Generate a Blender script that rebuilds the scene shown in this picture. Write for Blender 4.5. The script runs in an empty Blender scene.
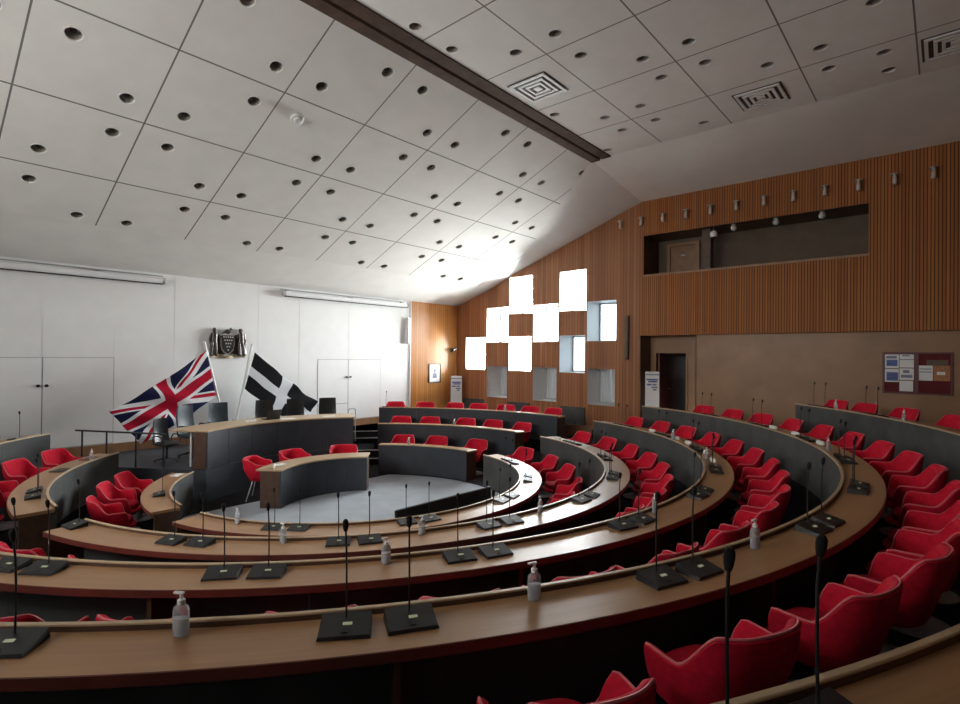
import bpy, math, random
from mathutils import Vector, Matrix
random.seed(7)
sc = bpy.context.scene
COL = sc.collection
R = math.radians
sin, cos, pi = math.sin, math.cos, math.pi
CZ = 2.93                                   # eye height above the carpeted well

# ------------------------------------------------------------------ node helper
class S:
    """socket expression"""
    def __init__(s, nt, sock): s.nt, s.k = nt, sock
    def op(s, o, *b):
        n = s.nt.nodes.new('ShaderNodeMath'); n.operation = o
        for i, x in enumerate((s,) + b):
            if isinstance(x, S): s.nt.links.new(x.k, n.inputs[i])
            else: n.inputs[i].default_value = x
        return S(s.nt, n.outputs[0])
    def __add__(s, b): return s.op('ADD', b)
    def __sub__(s, b): return s.op('SUBTRACT', b)
    def __mul__(s, b): return s.op('MULTIPLY', b)
    def __truediv__(s, b): return s.op('DIVIDE', b)
    def lt(s, b): return s.op('LESS_THAN', b)
    def gt(s, b): return s.op('GREATER_THAN', b)
    def abs(s): return s.op('ABSOLUTE')
    def fract(s): return s.op('FRACT')
    def floor(s): return s.op('FLOOR')
    def max(s, b): return s.op('MAXIMUM', b)
    def min(s, b): return s.op('MINIMUM', b)

class Mat:
    def __init__(s, name, col=(.5, .5, .5), rough=.6, spec=.5, metal=0.0, **kw):
        s.m = bpy.data.materials.new(name); s.m.use_nodes = True
        s.nt = s.m.node_tree
        s.b = s.nt.nodes['Principled BSDF']
        s.set('Base Color', (*col, 1)); s.set('Roughness', rough); s.set('Specular IOR Level', spec); s.set('Metallic', metal)
        for k, v in kw.items(): s.set(k.replace('_', ' '), v)
    def set(s, k, v):
        if isinstance(v, S): s.nt.links.new(v.k, s.b.inputs[k])
        else: s.b.inputs[k].default_value = v
    def pos(s):
        g = s.nt.nodes.new('ShaderNodeNewGeometry'); x = s.nt.nodes.new('ShaderNodeSeparateXYZ')
        s.nt.links.new(g.outputs['Position'], x.inputs[0])
        return [S(s.nt, x.outputs[i]) for i in range(3)]
    def loc(s):
        g = s.nt.nodes.new('ShaderNodeTexCoord'); x = s.nt.nodes.new('ShaderNodeSeparateXYZ')
        s.nt.links.new(g.outputs['Object'], x.inputs[0])
        return [S(s.nt, x.outputs[i]) for i in range(3)]
    def uv(s):
        g = s.nt.nodes.new('ShaderNodeTexCoord'); x = s.nt.nodes.new('ShaderNodeSeparateXYZ')
        s.nt.links.new(g.outputs['UV'], x.inputs[0])
        return [S(s.nt, x.outputs[i]) for i in range(2)]
    def xyz(s, x, y, z):
        c = s.nt.nodes.new('ShaderNodeCombineXYZ')
        for i, v in enumerate((x, y, z)):
            if isinstance(v, S): s.nt.links.new(v.k, c.inputs[i])
            else: c.inputs[i].default_value = v
        return S(s.nt, c.outputs[0])
    def noise(s, vec=None, scale=5, detail=3, rough=.5):
        n = s.nt.nodes.new('ShaderNodeTexNoise'); n.inputs['Scale'].default_value = scale
        n.inputs['Detail'].default_value = detail; n.inputs['Roughness'].default_value = rough
        if vec is None:
            g = s.nt.nodes.new('ShaderNodeTexCoord'); s.nt.links.new(g.outputs['Object'], n.inputs['Vector'])
        else: s.nt.links.new(vec.k, n.inputs['Vector'])
        return S(s.nt, n.outputs['Fac'] if 'Fac' in n.outputs else n.outputs[0])
    def white(s, v):
        n = s.nt.nodes.new('ShaderNodeTexWhiteNoise'); n.noise_dimensions = '1D'
        s.nt.links.new(v.k, n.inputs['W']); return S(s.nt, n.outputs['Value'])
    def mix(s, f, a, b):
        n = s.nt.nodes.new('ShaderNodeMix'); n.data_type = 'RGBA'
        for i, v in ((0, f), (6, a), (7, b)):
            if isinstance(v, S): s.nt.links.new(v.k, n.inputs[i])
            elif i == 0: n.inputs[0].default_value = v
            else: n.inputs[i].default_value = (*v, 1)
        return S(s.nt, n.outputs[2])
    def ramp(s, f, a, b, lo=0.0, hi=1.0):
        return s.mix(((f - lo) / (hi - lo)).max(0).min(1), a, b)
    def bump(s, h, strength=.2, dist=.01):
        n = s.nt.nodes.new('ShaderNodeBump'); n.inputs['Strength'].default_value = strength; n.inputs['Distance'].default_value = dist
        s.nt.links.new(h.k, n.inputs['Height']); s.nt.links.new(n.outputs[0], s.b.inputs['Normal'])

def plain(name, col, rough=.6, var=.08, scale=6, bump=0, bscale=200, **kw):
    m = Mat(name, col, rough, **kw)
    n = m.noise(scale=scale, detail=4)
    m.set('Base Color', m.ramp(n, tuple(c * (1 - var) for c in col), tuple(min(1, c * (1 + var)) for c in col), .3, .7))
    if bump: m.bump(m.noise(scale=bscale, detail=2), bump, .004)
    return m

def boards(name, axis, width, c1, c2, gap, gapw, rough=.45, spec=.4, bump=.4):
    """vertical timber boards with dark joints"""
    m = Mat(name, c1, rough, spec)
    p = m.pos(); u = p[axis] / width
    tone = m.white(u.floor())
    grain = m.noise(m.xyz(p[0] * 30, p[1] * 30, p[2] * 1.2), 1, 5, .6)
    big = m.noise(m.xyz(p[0] * 4, p[1] * 4, p[2] * .5), 1, 3)
    f = (tone * .5 + grain * .35 + big * .35) - .1
    col = m.ramp(f, c1, c2, .15, .9)
    g = (u.fract() - .5).abs().gt(.5 - gapw / width / 2)
    m.set('Base Color', m.mix(g, col, gap))
    m.bump(g * -1.0 + grain * .08, bump, .006)
    return m

def oak(name, c1, c2, rough=.3, spec=.5):
    m = Mat(name, c1, rough, spec)
    p = m.pos()
    r = (p[0] * p[0] + p[1] * p[1]).op('SQRT'); a = p[1].op('ARCTAN2', p[0])
    g1 = m.noise(m.xyz(a * 9, r * 40, p[2] * 40), 1, 6, .65)
    g2 = m.noise(m.xyz(a * 3, r * 5, p[2] * 5), 1, 3)
    m.set('Base Color', m.ramp(g1 * .6 + g2 * .4, c1, c2, .3, .7))
    m.set('Roughness', g1 * .16 + (rough - .06))
    m.bump(g1, .05, .003)
    return m

M = {}
M['white'] = plain('white wall paint', (.85, .85, .84), .55, .02, 3)
M['ceil'] = plain('ceiling plaster', (.85, .845, .82), .8, .03, 2)
M['trimwhite'] = plain('white gloss paint', (.80, .80, .80), .45, .02)
M['red'] = plain('red wool', (.55, .008, .030), .85, .15, 25, .3, 300, spec=.2)
M['redin'] = plain('deep red wool', (.47, .007, .026), .85, .15, 25, .3, 300, spec=.2)
M['pipe'] = plain('pale red piping', (.66, .12, .14), .6, .08)  # piping colour paled to carry the highlight along the rim
M['grey'] = plain('charcoal fabric panel', (.072, .074, .073), .75, .18, 3, .25, 260, spec=.25)
M['navy'] = plain('blue black panel', (.040, .046, .056), .5, .15, 3, spec=.35)
M['edge'] = plain('dark red edging', (.115, .026, .018), .4, .15, 8)
M['darkwood'] = plain('dark stained timber', (.075, .036, .020), .5, .25, 9)
M['beam'] = plain('brown beam timber', (.085, .052, .038), .8, .2, 6, spec=.15)
M['carpet'] = plain('pale blue grey carpet', (.40, .43, .47), .95, .07, 2.5, .4, 350, spec=.1)
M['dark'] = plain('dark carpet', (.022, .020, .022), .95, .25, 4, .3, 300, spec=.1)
M['black'] = plain('matt black plastic', (.012, .012, .013), .45, .2)
M['leather'] = plain('black leather', (.020, .023, .026), .32, .2, 12, .15, 120)
M['sheenleather'] = plain('blue sheened black leather', (.045, .062, .075), .5, .2, 12, .15, 120)  # bluish sheen put into the base colour of the black leather
M['chrome'] = plain('brushed steel', (.62, .62, .62), .28, .05, metal=1.0)
M['palegrey'] = plain('pale grey metal', (.40, .40, .41), .4, .05, metal=.3)
M['railblack'] = plain('dark grey rail metal', (.035, .037, .04), .4, .1, metal=.5)
M['paper'] = plain('white paper', (.8, .8, .78), .7, .02)
M['ink'] = plain('grey printed ink', (.20, .22, .30), .7, .1)
M['inkblue'] = plain('blue printed ink', (.10, .14, .36), .7, .1)
M['felt'] = plain('dark red felt', (.12, .012, .014), .9, .15, 20)
M['orange'] = plain('orange print', (.42, .18, .08), .7, .2, 20)
M['ply'] = plain('plywood lining', (.29, .155, .076), .42, .14, 1.6, spec=.4)
M['oak'] = oak('oak desk top', (.30, .155, .070), (.44, .245, .115), .30)
M['lip'] = oak('pale oak lipping', (.42, .29, .17), (.52, .38, .24), .35)
M['slat'] = boards('window wall boards', 1, .105, (.22, .080, .030), (.40, .165, .065), (.05, .018, .008), .010)
M['slatf'] = boards('front wall boards', 0, .105, (.40, .155, .036), (.56, .25, .07), (.10, .04, .012), .009, .35)
M['rib'] = boards('ribbed gallery boards', 1, .062, (.27, .094, .029), (.42, .165, .052), (.055, .018, .007), .014, .6, .2)
#M['rib2'] = boards('side wall boards', 1, .105, (.20, .078, .032), (.34, .15, .062), (.045, .018, .008), .010)
M['rib3'] = boards('rear wall boards', 0, .105, (.20, .078, .032), (.34, .15, .062), (.045, .018, .008), .010)
M['skirt'] = plain('brown skirting timber', (.26, .13, .06), .45, .2, 4)
M['gallery'] = plain('gallery plaster', (.14, .105, .075), .8, .08, 3)
M['bronze'] = plain('bronze relief', (.075, .065, .060), .35, .4, 30, metal=.6)
M['silver'] = plain('silver relief', (.62, .58, .54), .35, .2, 30, metal=.4)
M['gold'] = plain('dull gold', (.42, .34, .22), .4, .2, 30, metal=.5)
M['cup'] = plain('grey lamp reflector', (.34, .31, .28), .5, .05)
M['glow'] = plain('opal globe', (.55, .53, .50), .4, .03)
M['foam'] = plain('black foam', (.008, .008, .008), .95, .2, 60)
M['blind'] = plain('vertical blind', (.62, .62, .63), .7, .03)
M['lcd'] = Mat('small lit display', (.3, .32, .2), .3); M['lcd'].set('Emission Color', (.62, .66, .42, 1)); M['lcd'].set('Emission Strength', .22)
# clear plastic
m = Mat('clear plastic', (.90, .93, .96), .15, .5); m.set('Transmission Weight', .75); m.set('IOR', 1.2); M['clear'] = m
m = Mat('sanitiser gel', (.78, .84, .92), .15, .5); m.set('Transmission Weight', .6); m.set('IOR', 1.2); M['gel'] = m
# window glass: lets light through, reflects a little
m = Mat('window glass'); nt = m.nt
tr = nt.nodes.new('ShaderNodeBsdfTransparent'); tr.inputs[0].default_value = (.95, .98, 1, 1)
gl = nt.nodes.new('ShaderNodeBsdfGlossy'); gl.inputs['Roughness'].default_value = .02
mx = nt.nodes.new('ShaderNodeMixShader'); fr = nt.nodes.new('ShaderNodeFresnel'); fr.inputs[0].default_value = 1.4
nt.links.new(fr.outputs[0], mx.inputs[0]); nt.links.new(tr.outputs[0], mx.inputs[1]); nt.links.new(gl.outputs[0], mx.inputs[2])
nt.links.new(mx.outputs[0], nt.nodes['Material Output'].inputs[0]); M['glass'] = m
m = Mat('window glass with pale blue film'); nt = m.nt  # glass colour darkened so two windows and their reveals come out less bright
tr = nt.nodes.new('ShaderNodeBsdfTransparent'); tr.inputs[0].default_value = (.165, .188, .205, 1)
gl = nt.nodes.new('ShaderNodeBsdfGlossy'); gl.inputs['Roughness'].default_value = .02
mx = nt.nodes.new('ShaderNodeMixShader'); fr = nt.nodes.new('ShaderNodeFresnel'); fr.inputs[0].default_value = 1.4
nt.links.new(fr.outputs[0], mx.inputs[0]); nt.links.new(tr.outputs[0], mx.inputs[1]); nt.links.new(gl.outputs[0], mx.inputs[2])
nt.links.new(mx.outputs[0], nt.nodes['Material Output'].inputs[0]); M['film'] = m
m = Mat('darkened fill window glass'); nt = m.nt  # glass darkened to limit the added side windows
tr = nt.nodes.new('ShaderNodeBsdfTransparent'); tr.inputs[0].default_value = (.52, .52, .515, 1)
gl = nt.nodes.new('ShaderNodeBsdfGlossy'); gl.inputs['Roughness'].default_value = .02
mx = nt.nodes.new('ShaderNodeMixShader'); fr = nt.nodes.new('ShaderNodeFresnel'); fr.inputs[0].default_value = 1.4
nt.links.new(fr.outputs[0], mx.inputs[0]); nt.links.new(tr.outputs[0], mx.inputs[1]); nt.links.new(gl.outputs[0], mx.inputs[2])
nt.links.new(mx.outputs[0], nt.nodes['Material Output'].inputs[0]); M['dim'] = m
# frosted pane behind the blinds
m = Mat('frosted glass'); nt = m.nt
tl = nt.nodes.new('ShaderNodeBsdfTranslucent'); tl.inputs[0].default_value = (.040, .041, .042, 1)
df = nt.nodes.new('ShaderNodeBsdfDiffuse'); df.inputs[0].default_value = (.5, .52, .53, 1)
ad = nt.nodes.new('ShaderNodeAddShader'); nt.links.new(tl.outputs[0], ad.inputs[0]); nt.links.new(df.outputs[0], ad.inputs[1])
nt.links.new(ad.outputs[0], nt.nodes['Material Output'].inputs[0]); M['frost'] = m
# ceiling tiles with dark joints
def tiles(name, x0, dx, y0, dy):
    m = Mat(name, (.66, .65, .63), .85, .2)
    p = m.pos()
    a = (((p[0] - x0) / dx + 100.5).fract() - .5).abs() * dx
    b = (((p[1] - y0) / dy + 100.5).fract() - .5).abs() * dy
    g = a.min(b).lt(.012)
    n = m.noise(scale=2.2, detail=3); f = m.noise(scale=90, detail=2)
    c = m.ramp(n * .7 + f * .3, (.81, .805, .78), (.86, .855, .83), .35, .65)
    m.set('Base Color', m.mix(g, c, (.20, .19, .18)))
    m.bump(f - g, .15, .004)
    return m
M['tileL'] = tiles('sloping ceiling tiles', .07, 1.62, -1.47, 1.465)
M['tileR'] = tiles('flat ceiling tiles', 6.03, 1.585, -3.31, 1.545)
# flags
m = Mat('union flag cloth', rough=.85, spec=.1)
u, v = m.uv(); X = (u - .5) * 60; Y = (v - .5) * 30
ax, ay = X.abs(), Y.abs()
d = (ay - ax * .5) * .894
sg = (X * Y).op('SIGN')
sal = d.abs().lt(3.0)
rsal = (d * sg).gt(-2.0) * (d * sg).lt(0.0)
geo_w = ax.lt(5).max(ay.lt(5)); geo_r = ax.lt(3).max(ay.lt(3))
c = m.mix(sal, (.013, .016, .055), (.72, .72, .74)); c = m.mix(rsal, c, (.40, .008, .030))
c = m.mix(geo_w, c, (.72, .72, .74)); c = m.mix(geo_r, c, (.40, .008, .030))
m.set('Base Color', c); M['union'] = m
m = Mat('black flag cloth with white cross', rough=.85, spec=.1)
u, v = m.uv(); X = (u - .5) * 50; Y = (v - .5) * 30
m.set('Base Color', m.mix(X.abs().lt(3.6).max(Y.abs().lt(3.6)), (.012, .012, .014), (.74, .76, .80))); M['cornish'] = m

# ------------------------------------------------------------------ mesh builder
class MB:
    def __init__(s): s.v, s.f, s.uvs = [], [], {}
    def add(s, vs, fs):
        b = len(s.v); s.v += [tuple(x) for x in vs]; s.f += [tuple(b + i for i in f) for f in fs]; return s
    def box(s, c, d, rz=0, M4=None):
        x, y, z = (k / 2 for k in d)
        vs = [Vector((a * x, b * y, e * z)) for e in (-1, 1) for b in (-1, 1) for a in (-1, 1)]
        mm = M4 if M4 else Matrix.Translation(c) @ Matrix.Rotation(rz, 4, 'Z')
        return s.add([mm @ q for q in vs], [(0, 2, 3, 1), (4, 5, 7, 6), (0, 1, 5, 4), (2, 6, 7, 3), (0, 4, 6, 2), (1, 3, 7, 5)])
    def bbox(s, lo, hi): return s.box([(a + b) / 2 for a, b in zip(lo, hi)], [abs(b - a) for a, b in zip(lo, hi)])
    def rbox(s, c, d, r=.01, rz=0, M4=None):
        """box with chamfered edges"""
        mm = M4 if M4 else Matrix.Translation(c) @ Matrix.Rotation(rz, 4, 'Z')
        hx, hy, hz = (k / 2 for k in d); r = min(r, hx * .9, hy * .9, hz * .9)
        rings = []
        for z, ins in ((-hz, r), (-hz + r, 0), (hz - r, 0), (hz, r)):
            ring = []
            for sx, sy in ((1, 1), (-1, 1), (-1, -1), (1, -1)):
                X, Y = hx - ins, hy - ins
                p1, p2 = (sx * X, sy * (Y - r)), (sx * (X - r), sy * Y)
                if sx * sy < 0: p1, p2 = p2, p1
                ring += [p1, p2]
            rings.append([mm @ Vector((a, b, z)) for a, b in ring])
        n = 8; vs = [p for q in rings for p in q]; fs = []
        for k in range(3):
            for i in range(n): fs.append((k * n + i, k * n + (i + 1) % n, (k + 1) * n + (i + 1) % n, (k + 1) * n + i))
        fs.append(tuple(range(n - 1, -1, -1))); fs.append(tuple(3 * n + i for i in range(n)))
        return s.add(vs, fs)
    def arc(s, prof, a0, a1, step=1.5, c=(0, 0)):
        """sweep a closed (r,z) profile about the centre"""
        n = max(2, int(abs(a1 - a0) / step) + 1); k = len(prof); vs, fs = [], []
        for i in range(n + 1):
            a = R(a0 + (a1 - a0) * i / n)
            vs += [(c[0] + r * cos(a), c[1] + r * sin(a), z) for r, z in prof]
        for i in range(n):
            for j in range(k): fs.append((i * k + j, i * k + (j + 1) % k, (i + 1) * k + (j + 1) % k, (i + 1) * k + j))
        fs.append(tuple(range(k))[::-1]); fs.append(tuple(n * k + j for j in range(k)))
        return s.add(vs, fs)
    def arcbox(s, r0, r1, z0, z1, a0, a1, step=1.5): return s.arc([(r0, z0), (r1, z0), (r1, z1), (r0, z1)], a0, a1, step)
    def tube(s, pts, r, seg=8, r2=None, cap=True):
        pts = [Vector(p) for p in pts]; n = len(pts); vs, fs = [], []
        up = None
        for i, p in enumerate(pts):
            t = (pts[min(i + 1, n - 1)] - pts[max(i - 1, 0)]).normalized()
            if up is None:
                up = Vector((0, 0, 1)) if abs(t.z) < .9 else Vector((1, 0, 0))
            a = t.cross(up).normalized(); b = a.cross(t).normalized(); up = b
            rr = r if r2 is None else r + (r2 - r) * i / max(1, n - 1)
            for k in range(seg):
                w = 2 * pi * k / seg; vs.append(p + a * (rr * cos(w)) + b * (rr * sin(w)))
        for i in range(n - 1):
            for k in range(seg): fs.append((i * seg + k, i * seg + (k + 1) % seg, (i + 1) * seg + (k + 1) % seg, (i + 1) * seg + k))
        if cap: fs.append(tuple(range(seg))[::-1]); fs.append(tuple((n - 1) * seg + k for k in range(seg)))
        return s.add(vs, fs)
    def lathe(s, prof, seg=20, M4=None, sx=1, sy=1):
        mm = M4 or Matrix(); k = len(prof); vs, fs = [], []
        for i in range(seg):
            a = 2 * pi * i / seg; vs += [mm @ Vector((r * cos(a) * sx, r * sin(a) * sy, z)) for r, z in prof]
        for i in range(seg):
            j = (i + 1) % seg
            for q in range(k - 1): fs.append((i * k + q, j * k + q, j * k + q + 1, i * k + q + 1))
        return s.add(vs, fs)
    def ball(s, c, r, seg=14, rings=9):
        rx, ry, rz = r if isinstance(r, tuple) else (r, r, r)
        prof = [(max(1e-4, sin(pi * i / rings)), -cos(pi * i / rings)) for i in range(rings + 1)]
        return s.lathe(prof, seg, Matrix.Translation(c) @ Matrix.Diagonal((rx, ry, rz, 1)))
    def poly(s, pts, d):
        """prism: polygon pts (3D) extruded by vector d"""
        n = len(pts); d = Vector(d); vs = [Vector(p) for p in pts]; vs = vs + [p + d for p in vs]
        fs = [tuple(range(n))[::-1], tuple(n + i for i in range(n))] + [(i, (i + 1) % n, n + (i + 1) % n, n + i) for i in range(n)]
        return s.add(vs, fs)
    def build(s, name, mat, parent=None, smooth=0, link=True):
        me = bpy.data.meshes.new(name)
        off = Vector(parent.get('_o', (0, 0, 0))) if parent else Vector((0, 0, 0))
        me.from_pydata([tuple(Vector(p) - off) for p in s.v], [], s.f); me.update()
        import bmesh
        b = bmesh.new(); b.from_mesh(me); bmesh.ops.remove_doubles(b, verts=b.verts, dist=1e-6)
        bmesh.ops.recalc_face_normals(b, faces=b.faces); b.to_mesh(me); b.free()
        me.materials.append(M[mat])
        if smooth:
            for p in me.polygons: p.use_smooth = True
            me.set_sharp_from_angle(angle=R(smooth))
        o = bpy.data.objects.new(name, me); COL.objects.link(o)
        if parent:
            o.parent = parent
            if '_o' in parent: o['_o'] = tuple(off)
        return o
for k in list(M): M[k] = M[k].m if isinstance(M[k], Mat) else M[k]

def tag(o, label, cat, group=None):
    o['label'] = label; o['category'] = cat
    if group: o['group'] = group
    return o
def thing(name, label, cat, loc=(0, 0, 0), rz=0, group=None, world=False):
    """Empty at the thing's base; world=True: parts are given in room coordinates"""
    o = bpy.data.objects.new(name, None); COL.objects.link(o); o.location = loc; o.rotation_euler = (0, 0, rz)
    o.empty_display_size = .1
    if world: o['_o'] = tuple(loc)
    return tag(o, label, cat, group)
def struct(name, mb, mat, parent=None, smooth=0):
    o = mb.build(name, mat, parent, smooth)
    if not parent: o['kind'] = 'structure'
    return o
def dup(root, loc=None, rz=None, label=None, group=None):
    r = root.copy(); COL.objects.link(r)
    if loc is not None: r.location = loc
    if rz is not None: r.rotation_euler = (0, 0, rz)
    if label: r['label'] = label
    if group: r['group'] = group
    for ch in list(root.children):
        c = ch.copy(); COL.objects.link(c); c.parent = r
        for g in list(ch.children):
            d = g.copy(); COL.objects.link(d); d.parent = c
    return r
ORD = 'first second third fourth fifth sixth seventh eighth ninth tenth eleventh twelfth thirteenth fourteenth fifteenth sixteenth seventeenth eighteenth nineteenth twentieth twenty-first twenty-second twenty-third twenty-fourth'.split()
def pol(r, a, z=0): return (r * cos(R(a)), r * sin(R(a)), z)

# ------------------------------------------------------------------ dimensions of the chamber
XW, YF = 8.95, 6.0                    # window wall, flag wall
XL, YB = -9.2, -11.6                  # unseen side and rear walls
FL = [0, .32, .63, .945, 1.26]        # seating tiers
RI = [3.04, 4.52, 6.0, 7.52, 9.03]
RO = [3.44, 4.925, 6.38, 7.89, 9.40]
LIP = [.72, 1.04, 1.35, 1.664, 1.98]
DROP = .036
def rake(y):                          # height of the window wall's top edge
    if y <= -1.5: return 7.53
    if y <= 3.5: return 7.53 - .36 * (y + 1.5)
    if y <= 4.25: return 5.73 - .44 * (y - 3.5)
    return 5.40 - (5.40 - 4.83) * (y - 4.25) / 1.75

# ---- floor and tiers
def clip(r, a):
    c, s_ = cos(R(a)), sin(R(a)); q = r
    if c > 1e-6: q = min(q, (XW + .06) / c)
    if c < -1e-6: q = min(q, (XL - .06) / c)
    if s_ > 1e-6: q = min(q, (YF + .06) / s_)
    if s_ < -1e-6: q = min(q, (YB - .06) / s_)
    return q
def tier(r0, r1, z0, z1, a0, a1, mb=None, step=1.0):
    mb = mb or MB(); n = max(2, int(abs(a1 - a0) / step) + 1); vs, fs = [], []
    for i in range(n + 1):
        a = a0 + (a1 - a0) * i / n
        q0, q1 = clip(r0, a), clip(r1, a)
        for r, z in ((q0, z0), (q1, z0), (q1, z1), (q0, z1)): vs.append(pol(r, a, z))
    for i in range(n):
        for j in range(4): fs.append((i * 4 + j, i * 4 + (j + 1) % 4, i * 4 + 4 + (j + 1) % 4, i * 4 + 4 + j))
    fs += [(3, 2, 1, 0), tuple(n * 4 + j for j in range(4))]
    return mb.add(vs, fs)
struct('floor', MB().bbox((XL - .1, YB - .1, -.12), (XW + .9, YF + .1, -.002)), 'dark')
w = MB(); pts = []
for i in range(121):
    x, y, _ = pol(3.02, 360 * i / 120); pts.append((x, min(y, 1.93), -.001))
w.add(pts[:-1] , [tuple(range(120))]); struct('floor.001', w, 'carpet')
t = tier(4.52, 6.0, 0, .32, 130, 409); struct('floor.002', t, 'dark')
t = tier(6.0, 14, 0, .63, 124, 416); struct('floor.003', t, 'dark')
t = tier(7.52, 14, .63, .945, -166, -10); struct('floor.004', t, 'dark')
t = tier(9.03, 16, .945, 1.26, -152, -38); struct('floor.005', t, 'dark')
t = tier(3.06, 14, 0, .63, 56, 124); struct('floor.006', t, 'navy')                 # platform under the dais
# aisle steps with pale nosings
w = MB(); nose = MB()
def step(r0, r1, z0, z1, a0, a1):
    w.arcbox(r0, r1, z0, z1, a0, a1); nose.arcbox(r0 - .012, r0 + .05, z1 - .012, z1 + .006, a0 + .3, a1 - .3)
for a0, a1 in ((46, 56), (124, 134)):
    step(4.2, 4.52, 0, .16, a0, a1); step(4.52, 6.0, 0, .32, a0, a1) if False else None
    nose.arcbox(4.51, 4.57, .315, .326, a0 + .3, a1 - .3)
    step(5.68, 6.0, .32, .475, a0, a1); nose.arcbox(5.99, 6.05, .625, .636, a0 + .3, a1 - .3)
tier(4.52, 5.99, 0, .32, 46, 57, w); tier(4.52, 5.99, 0, .32, 123, 132, w)
tier(5.99, 14, 0, .63, 46, 57, w); tier(5.99, 14, 0, .63, 123, 132, w)
for a0, a1 in ((-13, -5.5), (180, 190)):
    step(4.22, 4.51, 0, .16, a0, a1); step(5.70, 5.99, .32, .475, a0 - 1, a1 - 1)
struct('floor.007', w, 'dark'); struct('trim_1', nose, 'palegrey')
# timber riser of the upper landing by the window-wall aisle
w = MB().box(((7.27 + 9.0) / 2, -1.45, .79), (1.75, .03, .31), 0); w.bbox((7.25, -1.45, .635), (7.29, .02, .945))
w = MB().poly([(7.20, .02, .635), (7.62, -.66, .635), (7.64, -.645, .635), (7.22, .035, .635)], (0, 0, .31))
struct('trim_2', w, 'skirt')

# ---- walls
def fill(loops, x_of, name, mat, thick=.10, parent=None):
    """planar wall with holes; loops are (u,z) lists, x_of maps them to 3D"""
    import bmesh
    b = bmesh.new(); es = []
    for lp in loops:
        vs = [b.verts.new(x_of(u, z)) for u, z in lp]
        for i in range(len(vs)): es.append(b.edges.new((vs[i], vs[(i + 1) % len(vs)])))
    bmesh.ops.triangle_fill(b, use_beauty=True, edges=es)
    me = bpy.data.meshes.new(name); b.to_mesh(me); b.free()
    me.materials.append(M[mat]); o = bpy.data.objects.new(name, me); COL.objects.link(o)
    o['kind'] = 'structure'
    return o
def rect(a, b, c, d): return [(a, c), (b, c), (b, d), (a, d)]
WIN = []                              # y0, y1, z0, z1
for y0, y1 in ((2.43, 3.43), (.33, 1.32)): WIN.append((y0, y1, 1.48, 2.785))
for y0, y1 in ((3.47, 4.48), (1.38, 2.38), (-.72, .29)): WIN.append((y0, y1, .478, 1.745))
for y0, y1 in ((4.55, 5.52), (2.46, 3.44), (.36, 1.31)): WIN.append((y0, y1, -.535, .675))
for y0, y1 in ((3.51, 4.46), (1.42, 2.37), (-.69, .26)): WIN.append((y0, y1, -1.525, -.395))
WIN = [(a, b, c + CZ, d + CZ) for a, b, c, d in WIN]
outer = [(6.0, .60), (6.0, 8.3), (-1.5, 8.3), (-1.5, .60)]
fill([outer] + [rect(*q) for q in WIN], lambda u, z: (XW, u, z), 'wall_right', 'slat')
# upper (gallery) part of the same wall
g = [(-1.5, 8.3), (YB, 8.3), (YB, 3.56), (-1.5, 3.56)]
GY0, GY1, GZ0, GZ1 = -6.97, -1.585, 5.345, 6.50
fill([g, rect(GY0, GY1, GZ0, GZ1)], lambda u, z: (XW, u, z), 'wall_right.001', 'rib')
struct('trim_3', MB().bbox((XW - .02, GY0, GZ0 - .05), (XW + .06, GY1, GZ0 + .004)), 'skirt')
# gallery recess
gx = 10.05
w = MB()
w.bbox((gx, GY0 - .1, GZ0 - 1.0), (gx + .08, GY1 + .3, GZ1))
struct('wall_right.002', w, 'gallery')
struct('ceiling.003', MB().bbox((XW + .002, GY0 - .1, GZ1), (gx + .08, GY1 + .3, GZ1 + .06)), 'darkwood')
w = MB().bbox((XW + .002, GY0 - .08, GZ0 - 1.0), (gx, GY0, GZ1)); w.bbox((XW + .002, GY1, GZ0 - 1.0), (gx, GY1 + .08, GZ1)); w.bbox((XW + .002, GY0, GZ0 - 1.02), (gx, GY1, GZ0 - .96))
struct('trim_4', w, 'darkwood')
struct('column', MB().bbox((XW + .25, -3.40, GZ0 - .96), (XW + .55, -3.17, GZ1 - .001)), 'darkwood')
dr = MB().bbox((gx - .05, -2.72, GZ0 - .95), (gx - .004, -1.98, GZ1 - .22)).build('door_4', 'skirt'); dr['kind'] = 'structure'
w = MB(); w.bbox((gx - .08, -2.84, GZ0 - .95), (gx - .003, -2.73, GZ1 - .12)); w.bbox((gx - .08, -1.97, GZ0 - .95), (gx - .003, -1.87, GZ1 - .12)); w.bbox((gx - .08, -2.73, GZ1 - .21), (gx - .003, -1.97, GZ1 - .12))
w.build('door_frame', 'ply', dr)
MB().bbox((gx - .056, -2.42, GZ1 - .52), (gx - .051, -2.30, GZ1 - .48)).build('door_plate', 'palegrey', dr)
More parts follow.
